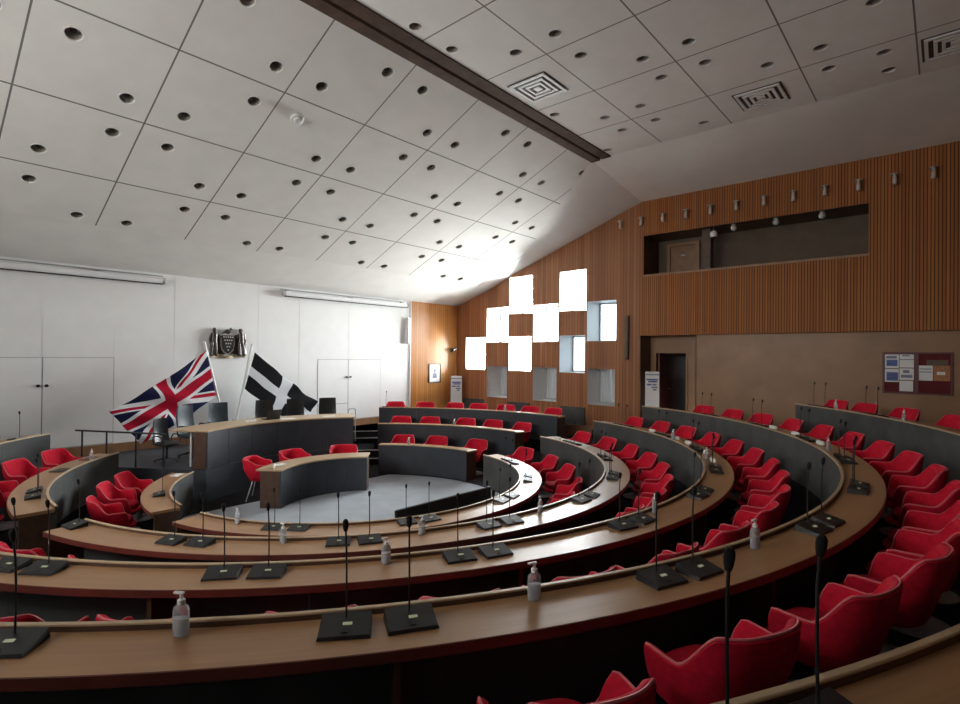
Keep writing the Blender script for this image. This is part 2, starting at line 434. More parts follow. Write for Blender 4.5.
# wall under the gallery
DY0, DY1, DZ = -2.58, -1.68, 3.05
ax = 9.7
fill([[(-1.5, .6), (-3.05, .6), (-3.05, 3.56), (-1.5, 3.56)], [(DY1, .95), (DY0, .95), (DY0, DZ), (DY1, DZ)]], lambda u, z: (ax, u, z), 'wall_right.003', 'ply')
w = MB().bbox((9.10, YB, .6), (9.2, -3.05, 3.56)); w.bbox((9.1, -3.09, .6), (ax + .05, -3.05, 3.56)); struct('wall_right.004', w, 'ply')
struct('ceiling.004', MB().bbox((XW + .002, YB, 3.56), (ax + .1, -1.5, 3.62)), 'skirt')
struct('trim_5', MB().bbox((XW + .002, -1.5, .6), (ax + .05, -1.45, 3.56)), 'darkwood')
w = MB().bbox((ax + 1.2, DY0 - .3, .6), (ax + 1.25, DY1 + .3, 3.3)); w.bbox((ax + .01, DY0 - .3, .6), (ax + 1.2, DY0 - .25, 3.3)); w.bbox((ax + .01, DY1 + .25, .6), (ax + 1.2, DY1 + .3, 3.3)); w.bbox((ax + .01, DY0 - .3, 3.25), (ax + 1.2, DY1 + .3, 3.3)); w.bbox((ax + .01, DY0 - .3, .9), (ax + 1.2, DY1 + .3, .944))
struct('wall_right.005', w, 'black')  # painted black to stand for the unlit room behind the doorway
dr = MB().bbox((ax - .055, DY1 - .14, .95), (ax + .75, DY1 - .09, DZ - .05)); 
dr = MB().box((ax + .38, DY1 - .07, (DZ + .95) / 2), (.74, .045, DZ - .98)).build('door_3', 'edge'); dr['kind'] = 'structure'
w = MB(); w.bbox((ax - .03, DY1, .95), (ax + .02, DY1 + .05, DZ + .05)); w.bbox((ax - .03, DY0 - .05, .95), (ax + .02, DY0, DZ + .05)); w.bbox((ax - .03, DY0, DZ), (ax + .02, DY1, DZ + .05))
w.build('door_frame', 'ply', dr)
MB().tube([(ax + .68, DY1 - .095, 1.95), (ax + .68, DY1 - .15, 1.95), (ax + .58, DY1 - .15, 1.95)], .011).build('door_handle', 'chrome', dr, 40)
# flag wall: white centre, timber ends, unseen side and rear walls
struct('wall_front', MB().bbox((-6.56, YF, .60), (6.54, YF + .1, 8.3)), 'white')
w = MB().bbox((6.54, YF - .012, .60), (XW + .05, YF + .1, 8.3)); w.bbox((XL, YF - .012, .60), (-6.56, YF + .1, 8.3)); struct('wall_front.001', w, 'slatf')
struct('baseboard_front', MB().bbox((-6.5, YF - .03, .634), (6.54, YF - .002, .835)), 'skirt')
struct('trim_6', MB().bbox((6.52, YF - .035, .84), (6.56, YF - .002, 4.84)), 'trimwhite')
FILL_WIN = [(y0, y0 + 1.0, z0, z0 + 1.27) for y0, z0 in ((-4.6, 3.9), (-2.5, 3.9), (-.4, 3.9), (1.7, 3.9), (-3.5, 5.2), (-1.4, 5.2))]  # unseen windows added in the side wall for fill light
fill([rect(YB - .1, YF + .1, -.1, 8.3)] + [rect(*q) for q in FILL_WIN], lambda u, z: (XL, u, z), 'wall_left', 'white')
for i, (y0, y1, z0, z1) in enumerate(FILL_WIN):
    w = MB(); t_ = .03; xo = XL - .5
    for lo, hi in (((xo, y0 - t_, z0 - t_), (XL + .01, y0, z1 + t_)), ((xo, y1, z0 - t_), (XL + .01, y1 + t_, z1 + t_)), ((xo, y0, z0 - t_), (XL + .01, y1, z0)), ((xo, y0, z1), (XL + .01, y1, z1 + t_))): w.bbox(lo, hi)
    o = struct('window_%d' % (i + 12), w, 'trimwhite')  # added fill window, numbered after those of the window wall
    MB().bbox((xo + .03, y0 + .002, z0 + .002), (xo + .036, y1 - .002, z1 - .002)).build('window_pane', 'dim', o)
    L = bpy.data.lights.new('window_portal', 'AREA'); L.shape = 'RECTANGLE'; L.size = y1 - y0; L.size_y = z1 - z0; L.cycles.is_portal = True
    lo_ = bpy.data.objects.new('window_portal', L); COL.objects.link(lo_); lo_.location = (xo + .015, (y0 + y1) / 2, (z0 + z1) / 2)
    lo_.rotation_euler = Matrix(((0, 0, -1), (-1, 0, 0), (0, 1, 0))).to_euler()
struct('wall_back', MB().bbox((XL, YB - .1, -.1), (XW + .3, YB, 8.3)), 'rib3')
# cupboard doors and panel joints of the white wall
def leafdoor(name, xs, z0, z1, hatch=False):
    w = MB()
    gap = .012
    root = MB().bbox((xs[0], YF - .004, z0), (xs[-1], YF - .001, z1)).build(name, 'palegrey'); root['kind'] = 'structure'
    for i in range(len(xs) - 1):
        a, b = xs[i] + gap, xs[i + 1] - gap
        if hatch and i == 0:
            MB().bbox((a, YF - .010, z0 + .02), (b, YF - .0045, z0 + .52)).build('door_leaf', 'white', root)
            MB().bbox((a, YF - .010, z0 + .54), (b, YF - .0045, z1 - gap)).build('door_leaf', 'white', root)
        else: MB().bbox((a, YF - .010, z0 + .02), (b, YF - .0045, z1 - gap)).build('door_leaf', 'white', root)
    for dx in (-.07, .07):
        w = MB(); w.box((xs[1] + dx, YF - .03, z0 + 1.36), (.05, .022, .055)); w.box((xs[1] + dx, YF - .045, z0 + 1.36), (.07, .012, .02))
        w.build('door_handle', 'railblack', root)
    return root
leafdoor('door_1', (-4.96, -3.665, -2.38), .84, 2.80)
leafdoor('door_2', (2.86, 3.95, 5.24), .84, 2.765, True)
w = MB()
for x in (-1.12, 1.0, 2.24): w.bbox((x - .006, YF - .003, .84), (x + .006, YF, 4.83))
for x in (-4.96, -3.665, -2.38): w.bbox((x - .006, YF - .003, 2.80), (x + .006, YF, 3.55))
for x in (3.95, 5.24): w.bbox((x - .006, YF - .003, 2.78), (x + .006, YF, 4.5))
struct('trim_7', w, 'trimwhite')

# ---- windows: deep white reveals, frame, pane
DEP = .86
for i, (y0, y1, z0, z1) in enumerate(WIN):
    low = i >= 8
    w = MB(); t_ = .03; xo = XW + DEP
    for lo, hi in (((XW + .002, y0 - t_, z0 - t_), (xo, y0 + .002, z1 + t_)), ((XW + .002, y1 - .002, z0 - t_), (xo, y1 + t_, z1 + t_)), ((XW + .002, y0 + .002, z0 - t_), (xo, y1 - .002, z0 + .002)), ((XW + .002, y0 + .002, z1 - .002), (xo, y1 - .002, z1 + t_))): w.bbox(lo, hi)
    o = struct('window_%d' % (i + 1), w, 'trimwhite')
    f = MB(); b = .045
    for lo, hi in (((xo - .06, y0 + .002, z0 + .002), (xo - .01, y0 + b, z1 - .002)), ((xo - .06, y1 - b, z0 + .002), (xo - .01, y1 - .002, z1 - .002)), ((xo - .06, y0 + b, z0 + .002), (xo - .01, y1 - b, z0 + b)), ((xo - .06, y0 + b, z1 - b), (xo - .01, y1 - b, z1 - .002))): f.bbox(lo, hi)
    f.build('window_frame', 'palegrey', o)
    MB().bbox((xo - .038, y0 + b, z0 + b), (xo - .032, y1 - b, z1 - b)).build('window_pane', 'frost' if low else 'film' if i in (4, 7) else 'glass', o)
    if low:
        for k in range(6):
            yy = y0 + .08 + (y1 - y0 - .16) * (k + .5) / 6
            MB().box((xo - .2, yy, (z0 + z1) / 2 + .02), (.012, .10, z1 - z0 - .10), R(-28)).build('blind_slat', 'blind', o)
        MB().bbox((xo - .23, y0 + .01, z1 - .05), (xo - .16, y1 - .01, z1 - .008)).build('blind_rail', 'trimwhite', o)
    if not low:
        L = bpy.data.lights.new('window_portal', 'AREA'); L.shape = 'RECTANGLE'; L.size = y1 - y0 - .09; L.size_y = z1 - z0 - .09
        L.cycles.is_portal = True
        lo_ = bpy.data.objects.new('window_portal', L); COL.objects.link(lo_)
        lo_.location = (xo - .02, (y0 + y1) / 2, (z0 + z1) / 2)
        lo_.rotation_euler = Vector((-1, 0, 0)).to_track_quat('-Z', 'Y').to_euler()
        # area light size x must run along y
        lo_.rotation_euler = Matrix(((0, 0, 1), (1, 0, 0), (0, 1, 0))).to_euler()
# grey grilles under the windows
for n, (y0, y1) in enumerate(((4.55, 5.6), (2.5, 3.46), (.33, 1.22))):
    w = MB().bbox((XW - .05, y0, .66), (XW - .001, y1, 1.30)).build('wall_grille', 'grey')
    tag(w, 'dark grey wall grille below the windows, %s from the corner picture' % ORD[n], 'grille')

# ---- ceiling
def zl(y): return CZ + 5.0 - .44 * (y + 1.5)
def disc(cx, cy, r, zf, n=14): return [(cx + r * cos(2 * pi * i / n), cy + r * sin(2 * pi * i / n)) for i in range(n)]
HR = .102
LL, RL = {}, {}
for j in range(4):
    for n in range(-5, 5):
        off = .25 if (n + j) % 2 == 0 else .75
        for e in (-.25, .25):
            gxx, gyy = n + e, j + off
            if gxx > 3.8 + .27 * gyy or (j == 3 and gxx > 4.4): continue
            if abs(gxx + .75) < .1 and abs(gyy - 1.25) < .1: continue
            LL.setdefault(gyy, []).append((.13 + 1.62 * gxx, -1.47 + 1.465 * gyy))
RD = [(1.9, -4.14), (2.9, -4.14), (3.34, -4.15), (2.4, -3.62), (2.41, -3.09), (2.9, -3.62), (1.46, -2.04), (1.46, -2.56), (1.94, -2.56), (1.94, -2.04), (3.4, -2.01), (.51, -1.54), (.52, -1.01), (.99, -1.54), (2.43, -1.53), (2.92, -1.51), (-.43, -.5), (.06, -.5), (1.95, -.49), (2.44, -.99), (2.93, -.99), (3.44, -.45)]
for p_, q in RD: RL.setdefault(round(q * 2) / 2, []).append((.07 + 1.62 * p_, -1.47 + 1.465 * q))
zf = lambda x, y: (x, y, zl(y))
fill([[(XL, -1.5), (6.0, -1.5), (8.95, 3.5), (9.05, 3.5), (9.05, 4.25), (XL, 4.25)]] + [disc(x, y, HR, 0) for i, q in enumerate(sorted(LL)) for x, y in sorted(LL[q], reverse=True)[:(6, 6, 7, 8, 8, 7, 7, 8)[i]]], zf, 'ceiling', 'tileL')
fill([[(XL, -1.5), (6.03, -1.5), (6.03, YB), (XL, YB)]] + [disc(x, y, HR, 0) for l in RL.values() for x, y in l], lambda x, y: (x, y, 7.93), 'ceiling.002', 'tileR')
w = MB(); w.add([(6.0, -1.5, zl(-1.5)), (9.05, -1.5, 7.5164), (9.05, 3.5, 5.7164), (8.95, 3.5, 5.73)], [(0, 1, 2, 3)])
w.add([(XL, 4.25, zl(4.25)), (9.05, 4.25, zl(4.25)), (9.05, YF + .05, 4.812), (XL, YF + .05, 4.812)], [(0, 1, 2, 3)])
w.add([(6.0, -1.5, 7.93), (9.05, -1.5, 7.5164), (9.05, YB, 7.5164), (6.03, YB, 7.93)], [(0, 1, 2, 3)]); struct('ceiling.001', w, 'ceil')
w = MB().bbox((XL - .1, YB - .1, 8.25), (XW + .9, YF + .1, 8.35)); struct('roof', w, 'dark')  # unseen slab added over the ceiling to block light leaks
w = MB().poly([(XL, y, z) for y, z in ((-1.485, 7.96), (-1.485, 7.872), (-1.715, 7.880), (-1.735, 7.925), (-1.775, 7.895), (-2.02, 7.902), (-2.02, 7.96))], (6.03 - XL, 0, 0)); struct('beam', w, 'beam')
SL = math.atan(.44)
def make_light(label):
    t = thing('ceiling_downlight', label, 'ceiling light', group='ceiling downlights')
    MB().lathe([(.124, .0015), (.122, -.004), (.106, -.006), (.099, .001), (.098, .020)], 22).build('trim_ring', 'ceil', t, 40)
    MB().lathe([(.098, .012), (.092, .10), (.060, .125), (.0005, .126)], 18).build('reflector', 'cup', t, 40)
    MB().lathe([(.0005, .052), (.040, .055), (.046, .075), (.030, .124)], 14).build('bulb', 'black', t, 60)
    return t
first = None
for nm, D, slope in (('sloping', LL, True), ('flat', RL, False)):
    for i, q in enumerate(sorted(D, reverse=not slope)):
        for k, (x, y) in enumerate(sorted(D[q], reverse=True)[:(6, 6, 7, 8, 8, 7, 7, 8)[i] if slope else None]):
            lab = 'round downlight in the %s ceiling, %s row from the beam, %s from the window wall' % (nm, ORD[i], ORD[k])
            if first is None: first = make_light(lab); o = first
            else: o = dup(first, label=lab)
            o.location = (x, y, (zl(y) if slope else 7.93) - .001); o.rotation_euler = (-SL if slope else 0, 0, 0)
# square air diffusers
VT = [(1.25, -.75, 'beside the brown beam'), (3.12, -2.84, 'near the gallery wall'), (3.12, -4.74, 'over the notice board end')]
v0 = None
for a, b, s_ in VT:
    lab = 'square concentric air diffuser in the flat ceiling ' + s_
    if v0 is None:
        v0 = thing('ceiling_vent', lab, 'air vent', group='ceiling air diffusers')
        MB().bbox((-.42, -.42, -.006), (.42, .42, -.002)).build('shadow_backing', 'black', v0)  # black sheet, wider than the frame, painted in as the shadow gap
        for nme, o_, i_ in (('frame', .385, .335), ('louvre', .272, .222), ('louvre', .172, .125), ('louvre', .070, .0)):
            w = MB(); zz = -.03
            if i_:
                for lo, hi in (((-o_, -o_, zz), (o_, -i_, -.004)), ((-o_, i_, zz), (o_, o_, -.004)), ((-o_, -i_, zz), (-i_, i_, -.004)), ((i_, -i_, zz), (o_, i_, -.004))): w.bbox(lo, hi)
            else:
                w.bbox((-o_, -o_, zz), (o_, o_, -.004))
            w.build(nme, 'trimwhite', v0)
        o = v0
    else: o = dup(v0, label=lab)
    o.location = (.07 + 1.62 * a, -1.47 + 1.465 * b, 7.928)
t = thing('smoke_detector', 'white round smoke detector on the sloping ceiling among the downlights', 'smoke detector', (-1.11, .37, zl(.37) - .002)); t.rotation_euler = (-SL, 0, 0)
MB().lathe([(.12, 0), (.12, -.03), (.10, -.05)], 20).build('base', 'trimwhite', t, 40)
MB().lathe([(.085, -.045), (.085, -.085), (.06, -.105), (.0005, -.108)], 20).build('sensor_head', 'trimwhite', t, 40)

# ------------------------------------------------------------------ desks
ROW = ['innermost', 'second', 'third', 'fourth', 'outermost']
def desk(label, k, a0, a1, ri=None, sup=None, group=None, panel='grey'):
    ri = ri or RI[k]; ro = ri + RO[k] - RI[k]; f = FL[k]; zt = LIP[k] - DROP; zl_ = LIP[k]
    am = (a0 + a1) / 2
    t = thing('curved_desk', label, 'desk', pol(ri + .2, am, f), 0, group, True)
    n = max(1, round(abs(a1 - a0) * pi / 180 * ri / 1.2))
    for i in range(n):                                     # fabric-faced panels, butted
        b0, b1 = a0 + (a1 - a0) * i / n, a0 + (a1 - a0) * (i + 1) / n
        g = .004 / ri * 57.3 * (1 if a1 > a0 else -1)
        MB().arcbox(ri - .002, ri + .028, f + .004, zt - .0505, b0 + g / 2, b1 - g / 2).arcbox(ri - .002, ri - .0005, zt - .0505, zl_ - .0225, b0 + g / 2, b1 - g / 2).build('front_panel', panel, t, 30)
    MB().arc([(ri - .014, zl_ - .022), (ri + .017, zl_ - .010), (ri + .017, zl_ - .003), (ri + .013, zl_), (ri - .010, zl_), (ri - .014, zl_ - .004)], a0, a1, 1).build('lip_rail', 'lip', t, 30)
    MB().arc([(ri, zt - .05), (ri + .0165, zt - .05), (ri + .0165, zl_ - .0105), (ri, zl_ - .017)], a0, a1, 1).build('upstand', 'darkwood', t, 30)
    MB().arcbox(ri + .017, ro - .006, zt - .04, zt, a0, a1, 1).build('desk_top', 'oak', t, 30)
    MB().arc([(ro - .0055, zt - .055), (ro, zt - .053), (ro, zt - .003), (ro - .0055, zt)], a0, a1, 1).build('edge_band', 'edge', t, 30)
    n = max(1, round(abs(a1 - a0) * pi / 180 * ri / 2.4))
    for i in range(n + 1):
        a = a0 + (a1 - a0) * i / n; d = .6 / ri * 57.3 * .03
        a = min(max(a, min(a0, a1) + d), max(a0, a1) - d)
        e = .015 / ri * 57.3
        MB().arcbox(ri + .03, ro - .05, f + .004, zt - .0405, a - e, a + e, 5).build('support_panel', 'darkwood', t)
    return t
MID = [(-170, -10.3), (-167.5, -14.3), (-163, -17.0), (-160, -18.6), (-150, -41)]
RNAME = ['innermost long curved desk, facing the carpeted well', 'second long curved desk out from the carpeted well', 'third long curved desk out from the carpeted well', 'fourth long curved desk, sweeping round below the notice boards', 'outermost curved desk, ending in front of the notice boards']
for k in range(5): desk('oak topped ' + RNAME[k], k, *MID[k], group='long curved desks')
AS = [(1.3, 44.7), (-2.4, 47.5), (-5.2, 48.2)]
AR = [3.10, 4.60, 6.0]
BANK = ['front', 'middle', 'rear']
for k in range(3): desk('dark fronted %s desk of the short bank below the windows' % BANK[k], k, *AS[k], ri=AR[k], group='short desks below the windows', panel='navy')
LS = [(132.6, 179), (130.6, 181.5), (128.6, 181)]
for k in range(3): desk('oak topped %s desk of the short bank beside the large union flag' % BANK[k], k, *LS[k], group='short desks beside the union flag')

# ------------------------------------------------------------------ red tub chairs
def smooth01(x): x = min(1, max(0, x)); return x * x * (3 - 2 * x)
def sup(phi, a, b, e):
    s_, c_ = sin(phi), cos(phi)
    return (a * math.copysign(abs(s_) ** (2 / e), s_), b * math.copysign(abs(c_) ** (2 / e), c_))
def tub(t, a=.335, b=.31, hb=.785, ha=.60, z0=.36, mat='red', matin='redin', wing=120, low=.775, backw=40):
    N = 44; K = 7; th = .045
    def top(p):
        d = abs(math.degrees(p))
        h = hb - (hb - ha) * smooth01((d - backw) / 38)
        if d > wing - 22: h -= (ha - z0 - .06) * smooth01((d - wing + 22) / 22) ** 1.6
        return h
    outer_, inner_, rim = [], [], []
    for i in range(N + 1):
        p = R(-wing + 2 * wing * i / N); h = top(p)
        o_, i_ = [], []
        for q in range(K + 1):
            f = q / K; z = z0 + (h - z0) * f
            sc_ = low + (1 - low) * min(1, (z - z0) / (.62 - z0)) ** .8
            lean = .05 * max(0, z - .5) / .33 * max(0, cos(p))
            x, y = sup(p, a * sc_, b * sc_, 2.7)
            xi, yi = sup(p, a * sc_ - th, b * sc_ - th, 2.7)
            o_.append((x, y + lean, z)); i_.append((xi, yi + lean, z))
        r_ = (Vector(o_[-1]) + Vector(i_[-1])) / 2 + Vector((0, 0, .014))
        outer_.append(o_); inner_.append(i_); rim.append(r_)
    w = MB(); vs = []; P = K + 1; per = 2 * P + 1
    for i in range(N + 1): vs += outer_[i] + [tuple(rim[i])] + inner_[i][::-1]
    fs = []
    for i in range(N):
        for j in range(per): fs.append((i * per + j, i * per + (j + 1) % per, (i + 1) * per + (j + 1) % per, (i + 1) * per + j))
    fs += [tuple(range(per))[::-1], tuple(N * per + j for j in range(per))]
    w.add(vs, fs); w.build('shell', mat, t, 60)
    # piping follows the outer rim
    MB().tube([Vector(outer_[i][-1]) * .5 + rim[i] * .5 + Vector((0, 0, .004)) for i in range(N + 1)], .0075, 6).build('piping', 'pipe', t, 60)
    # seat pan and cushion
    def slab(z0_, z1_, sc_, yo, rr):
        w = MB(); n = 32; vs = []; prof = [(0, z0_), (1 - rr, z0_), (1, z0_ + (z1_ - z0_) * .35), (1, z0_ + (z1_ - z0_) * .7), (1 - rr, z1_), (.55, z1_ + .012), (0, z1_ + .016)]
        fs = []
        for i in range(n):
            p = 2 * pi * i / n; x, y = sup(p, a * sc_, b * sc_, 3.0)
            if y < 0: y *= 1.12
            vs += [(x * max(r, .001), yo + y * max(r, .001), z) for r, z in prof]
        k = len(prof)
        for i in range(n):
            j = (i + 1) % n
            for q in range(k - 1): fs.append((i * k + q, j * k + q, j * k + q + 1, i * k + q + 1))
        return w.add(vs, fs)
    slab(z0 - .03, z0 + .03, low * .98, 0, .12).build('seat_pan', mat, t, 60)
    slab(z0 + .031, z0 + .115, low * .80, -.005, .12).build('seat_cushion', matin, t, 60)
def member_chair(label, group):
    t = thing('tub_chair', label, 'chair', group=group)
    tub(t)
    MB().lathe([(.032, .045), (.030, .20), (.045, .31), (.10, .331)], 14).build('pedestal', 'chrome', t, 40)
    MB().lathe([(.25, .003), (.25, .014), (.12, .032), (.05, .07), (.034, .12)], 24).build('base', 'palegrey', t, 50)
    return t
RB = [4.10, 5.53, 6.98, 8.45, 9.92]
CH = [[-15.1, -29.7, -44.1, -60, -74.6, -88.5, -103, -118, -133, -148, -162],
      [-90 + 10.1 * k for k in range(7, -8, -1)],
      [-90 + 7.62 * k for k in range(9, -10, -1)],
      [-27.5 - 6.32 * k for k in range(11)] + [-96.0, -101.4, -107.6, -114.0, -120.4],
      [-42.0, -46.4, -52.2, -58.6, -64.8]]
# chairs that nothing of shows from behind the nearer desks (row, number)
HID = {(0, i) for i in range(6, 11)} | {(1, i) for i in range(8, 13)} | {(2, 17), (2, 18), (4, 4)}
PEEP = {1: [14, 13], 2: [16, 15, 14, 13, 12, 11]}     # counted from the flag side
chair0 = None
def put_chair(rb, a, f, label, group):
    global chair0
    r = rb - .30; loc = pol(r, a, f); rz = R(a - 90 + random.uniform(-5, 5))
    if chair0 is None:
        chair0 = member_chair(label, group); chair0.location = loc; chair0.rotation_euler = (0, 0, rz); return chair0
    return dup(chair0, loc, rz, label, group)
for k in range(5):
    for i, a in enumerate(CH[k]):
        random.seed(100 * k + i)
        if (k, i) in HID: continue
        put_chair(RB[k] + (.12 if k == 3 and i == 15 else .02 if k == 2 and i > 10 else -.06 if (k, i) in ((0, 5), (1, 13), (1, 14)) else 0), a, FL[k],
                  'red tub chair barely peeping over the %s curved desk, %s from the flag side' % (ROW[k + 1], ORD[PEEP[k].index(i)]) if i in PEEP.get(k, ()) else 'red tub chair, %s from the window-side aisle, behind the %s long curved desk' % (ORD[i], ROW[k]), 'red chairs behind the %s long curved desk' % ROW[k])
for nm, lst, rb, txt in (('A', [[37.3, 24.4, 7.6], [41.3, 32.4, 21.2, 12.5, 3.0], [44.2, 36.4, 28.7, 22.2, 14.5, 8.0, 1.6]], [4.16, 5.66, 7.0], 'of the short bank below the windows'),
                         ('L', [[140.8, 152, 165.5], [134.2, 144.4, 155, 166]], [4.05, 5.55], 'of the bank beside the union flag')):
    for k, l in enumerate(lst):
        for i, a in enumerate(l):
            random.seed(900 + 50 * k + i + ord(nm))
            put_chair(rb[k], a, FL[k], 'red tub chair, %s from the steps, at the %s desk %s' % (ORD[i], BANK[k], txt.replace('of the short bank ', '').replace('of the bank ', '')), 'red chairs %s' % txt)

# ------------------------------------------------------------------ officers' desk and chairs in the well
def low_desk(name, label, cat, ri, ro, a0, a1, f, zt, npan, panel, ends=.40):
    t = thing(name, label, cat, pol((ri + ro) / 2, (a0 + a1) / 2, f), 0, None, True)
    for i in range(npan):
        b0, b1 = a0 + (a1 - a0) * i / npan, a0 + (a1 - a0) * (i + 1) / npan
        MB().arcbox(ri, ri + .03, f + .004, zt - .03, b0 + .08, b1 - .08).build('front_panel', panel, t, 30)
    MB().arc([(ri - .02, zt - .03), (ro, zt - .03), (ro, zt - .004), (ro - .004, zt), (ri - .016, zt), (ri - .02, zt - .004)], a0 - .4, a1 + .4, 1.5).build('desk_top', 'lip', t, 30)
    e = .02 / ri * 57.3
    for a in (a0 + e, a1 - e): MB().arcbox(ri + .035, ri + ends, f + .004, zt - .031, a - e, a + e, 9).build('end_panel', 'darkwood', t)
    return t
low_desk('officers_desk', 'low curved desk with dark panels standing on the pale carpet', 'desk', 1.45, 1.93, 46.4, 129.5, 0, .735, 5, 'navy')
low_desk('dais_desk', 'long dark panelled dais desk in front of the two flags', 'desk', 3.07, 3.90, 56, 123.2, .634, 1.40, 6, 'navy', .30)
# the white leg at the end of the dais desk
for o in list(bpy.data.objects):
    if o.name == 'dais_desk': MB().tube([(*pol(3.60, 119.5)[:2], .634), (*pol(3.60, 119.5)[:2], 1.368)], .022, 10).build('leg', 'trimwhite', o, 40); DD = o
ch = None
for i, (a, s_) in enumerate(((112, 'nearest the flag end, half turned'), (89.5, 'in the middle'), (62, 'nearest the handrail'))):
    lab = 'low red barrel chair behind the small carpet desk, ' + s_
    if ch is None:
        ch = thing('barrel_chair', lab, 'chair', group='red barrel chairs behind the carpet desk')
        tub(ch, .315, .29, .81, .71, .42, wing=128, low=.70, backw=62)
        for sx in (-1, 1):
            for sy in (-1, 1): MB().tube([(sx * .12, sy * .12, .40), (sx * .23, sy * .22, .004)], .014, 8, .009).build('leg', 'palegrey', ch, 40)
        o = ch
    else: o = dup(ch, label=lab)
    r = 2.24; o.location = pol(r, a, 0); o.rotation_euler = (0, 0, R(a - 90 + (28, 12, -6)[i]))
# black executive chairs behind the dais
def exec_chair(label, mat):
    t = thing('executive_chair', label, 'chair', group='leather chairs behind the dais desk')
    w = MB(); N = 12; K = 10; vs = []; fs = []
    for s_ in (0, 1):
        for q in range(K + 1):
            f = q / K; z = .52 + .60 * f
            hw = .245 - .03 * f ** 2 - .02 * (1 - f)
            for i in range(N + 1):
                x = -1 + 2 * i / N
                y = .20 + .10 * f + .03 * sin(pi * f * 1.3) - .045 * (abs(x) ** 2.2) + s_ * .075 * (1 - abs(x) ** 6) ** .5 * (1 - (2 * f - 1) ** 8) ** .5
                vs.append((x * hw, y, z))
    n1 = (N + 1) * (K + 1)
    for s_ in (0, 1):
        for q in range(K):
            for i in range(N):
                a = s_ * n1 + q * (N + 1) + i; fs.append((a, a + 1, a + N + 2, a + N + 1))
    w.add(vs, fs); w.build('backrest', mat, t, 60)
    MB().rbox((0, .24, .90), (.40, .05, .10), .02).build('headrest_pad', mat, t) if False else None
    MB().rbox((0, -.02, .47), (.50, .48, .10), .035).build('seat', mat, t, 50)
    for sx in (-1, 1):
        MB().tube([(sx * .27, .16, .46), (sx * .29, .18, .60), (sx * .29, .10, .69), (sx * .29, -.14, .69), (sx * .27, -.16, .46)], .018, 8).build('armrest', 'black', t, 50)
    MB().tube([(0, 0, .08), (0, 0, .419)], .03, 10).build('column', 'black', t, 40)
    b = MB()
    for k in range(5):
        a = 2 * pi * k / 5; b.tube([(0, 0, .10), (.29 * cos(a), .29 * sin(a), .055)], .024, 8, .015)
        b.ball((.29 * cos(a), .29 * sin(a), .030), .028, 10, 6)
    b.build('star_base', 'black', t, 40)
    return t
EX = [(107.2, 1.77, 10, 'sheenleather', 'blue sheened black leather chair at the dais, in front of the union flag'),
      (98.1, 1.75, -6, 'sheenleather', 'blue sheened black leather chair at the dais, between the two flag poles'),
      (83.8, 1.67, 0, 'leather', 'matt black leather chair at the dais, under the black and white flag'),
      (74.2, 1.63, 0, 'leather', 'matt black leather chair at the dais, second from the handrail'),
      (63.8, 1.66, 4, 'leather', 'matt black leather chair at the dais, by the handrail')]
ex = {}
for a, zt, tw, mt, lab in EX:
    if mt not in ex: o = ex[mt] = exec_chair(lab, mt)
    else: o = dup(ex[mt], label=lab)
    o.location = pol(4.42, a, .632); o.rotation_euler = (0, 0, R(a - 90 + tw)); 
bl = exec_chair('low black leather chair at the flag end of the dais desk', 'leather')
bl.location = pol(4.45, 115.6, .632); bl.rotation_euler = (0, 0, R(115.6 - 96)); bl.scale = (.74, .8, .80)

# things lying on desks
def item(name, label, cat, c, d, mat, rz=0, tilt=0, group=None):
    M4 = Matrix.Translation(c) @ Matrix.Rotation(rz, 4, 'Z') @ Matrix.Rotation(tilt, 4, 'X')
    return tag(MB().rbox(None, d, min(d) * .3, M4=M4).build(name, mat), label, cat, group)
def laptop(label, r, a, z, rz):
    t = thing('laptop', label, 'laptop', pol(r, a, z), rz)
    MB().rbox((0, 0, .011), (.34, .24, .018), .006).build('keyboard_base', 'black', t)
    MB().rbox(None, (.34, .012, .23), .005, M4=Matrix.Translation((0, -.15, .12)) @ Matrix.Rotation(R(22), 4, 'X')).build('screen', 'black', t)
    return t
laptop('black open laptop on the dais desk before the black and white flag', 3.50, 88.5, 1.401, R(2))
item('name_card', 'white folded card on the dais desk between the leather chairs', 'card', pol(3.30, 98.5, 1.428), (.26, .02, .05), 'paper', R(8))
item('paper', 'white paper sheet on the dais desk beside the laptop', 'paper', pol(3.32, 83, 1.404), (.34, .22, .004), 'paper', R(-8))
item('paper', 'white paper on the dais desk by the handrail end', 'paper', pol(3.35, 66, 1.404), (.30, .21, .004), 'paper', R(-20))
item('name_card', 'white folded card on the low carpet desk', 'card', pol(1.66, 124, .766), (.24, .03, .055), 'paper', R(58))
item('paper', 'open paper pad on the low carpet desk beside the card', 'paper', pol(1.72, 114, .738), (.22, .16, .004), 'paper', R(10))
PAP = [(1, -19.8, 'second', ''), (1, -33.5, 'second', ''), (2, -35.4, 'third', ''), (2, -44.6, 'third', ''), (2, -50, 'third', ''), (2, -59.5, 'third', ''), (2, -65.4, 'third', ''), (3, -50.5, 'fourth', ''), (3, -56.5, 'fourth', ''), (3, -63.7, 'fourth', '')]
cnt = {}
for k, a, rn, _ in PAP:
    i = cnt.get(k, 0); cnt[k] = i + 1
    item('name_card', 'small white folded card, %s from the window-side aisle, on the %s curved desk' % (ORD[i], rn), 'card', pol(RI[k] + .16, a, LIP[k] - DROP + .0335), (.045, .19, .065), 'paper', R(a + 10), group='white cards on the curved desks')
item('tablet', 'black tablet lying on the middle desk near the union flag', 'tablet', pol(RI[1] + .16, 148.8, LIP[1] - DROP + .009), (.27, .19, .014), 'black', R(45))
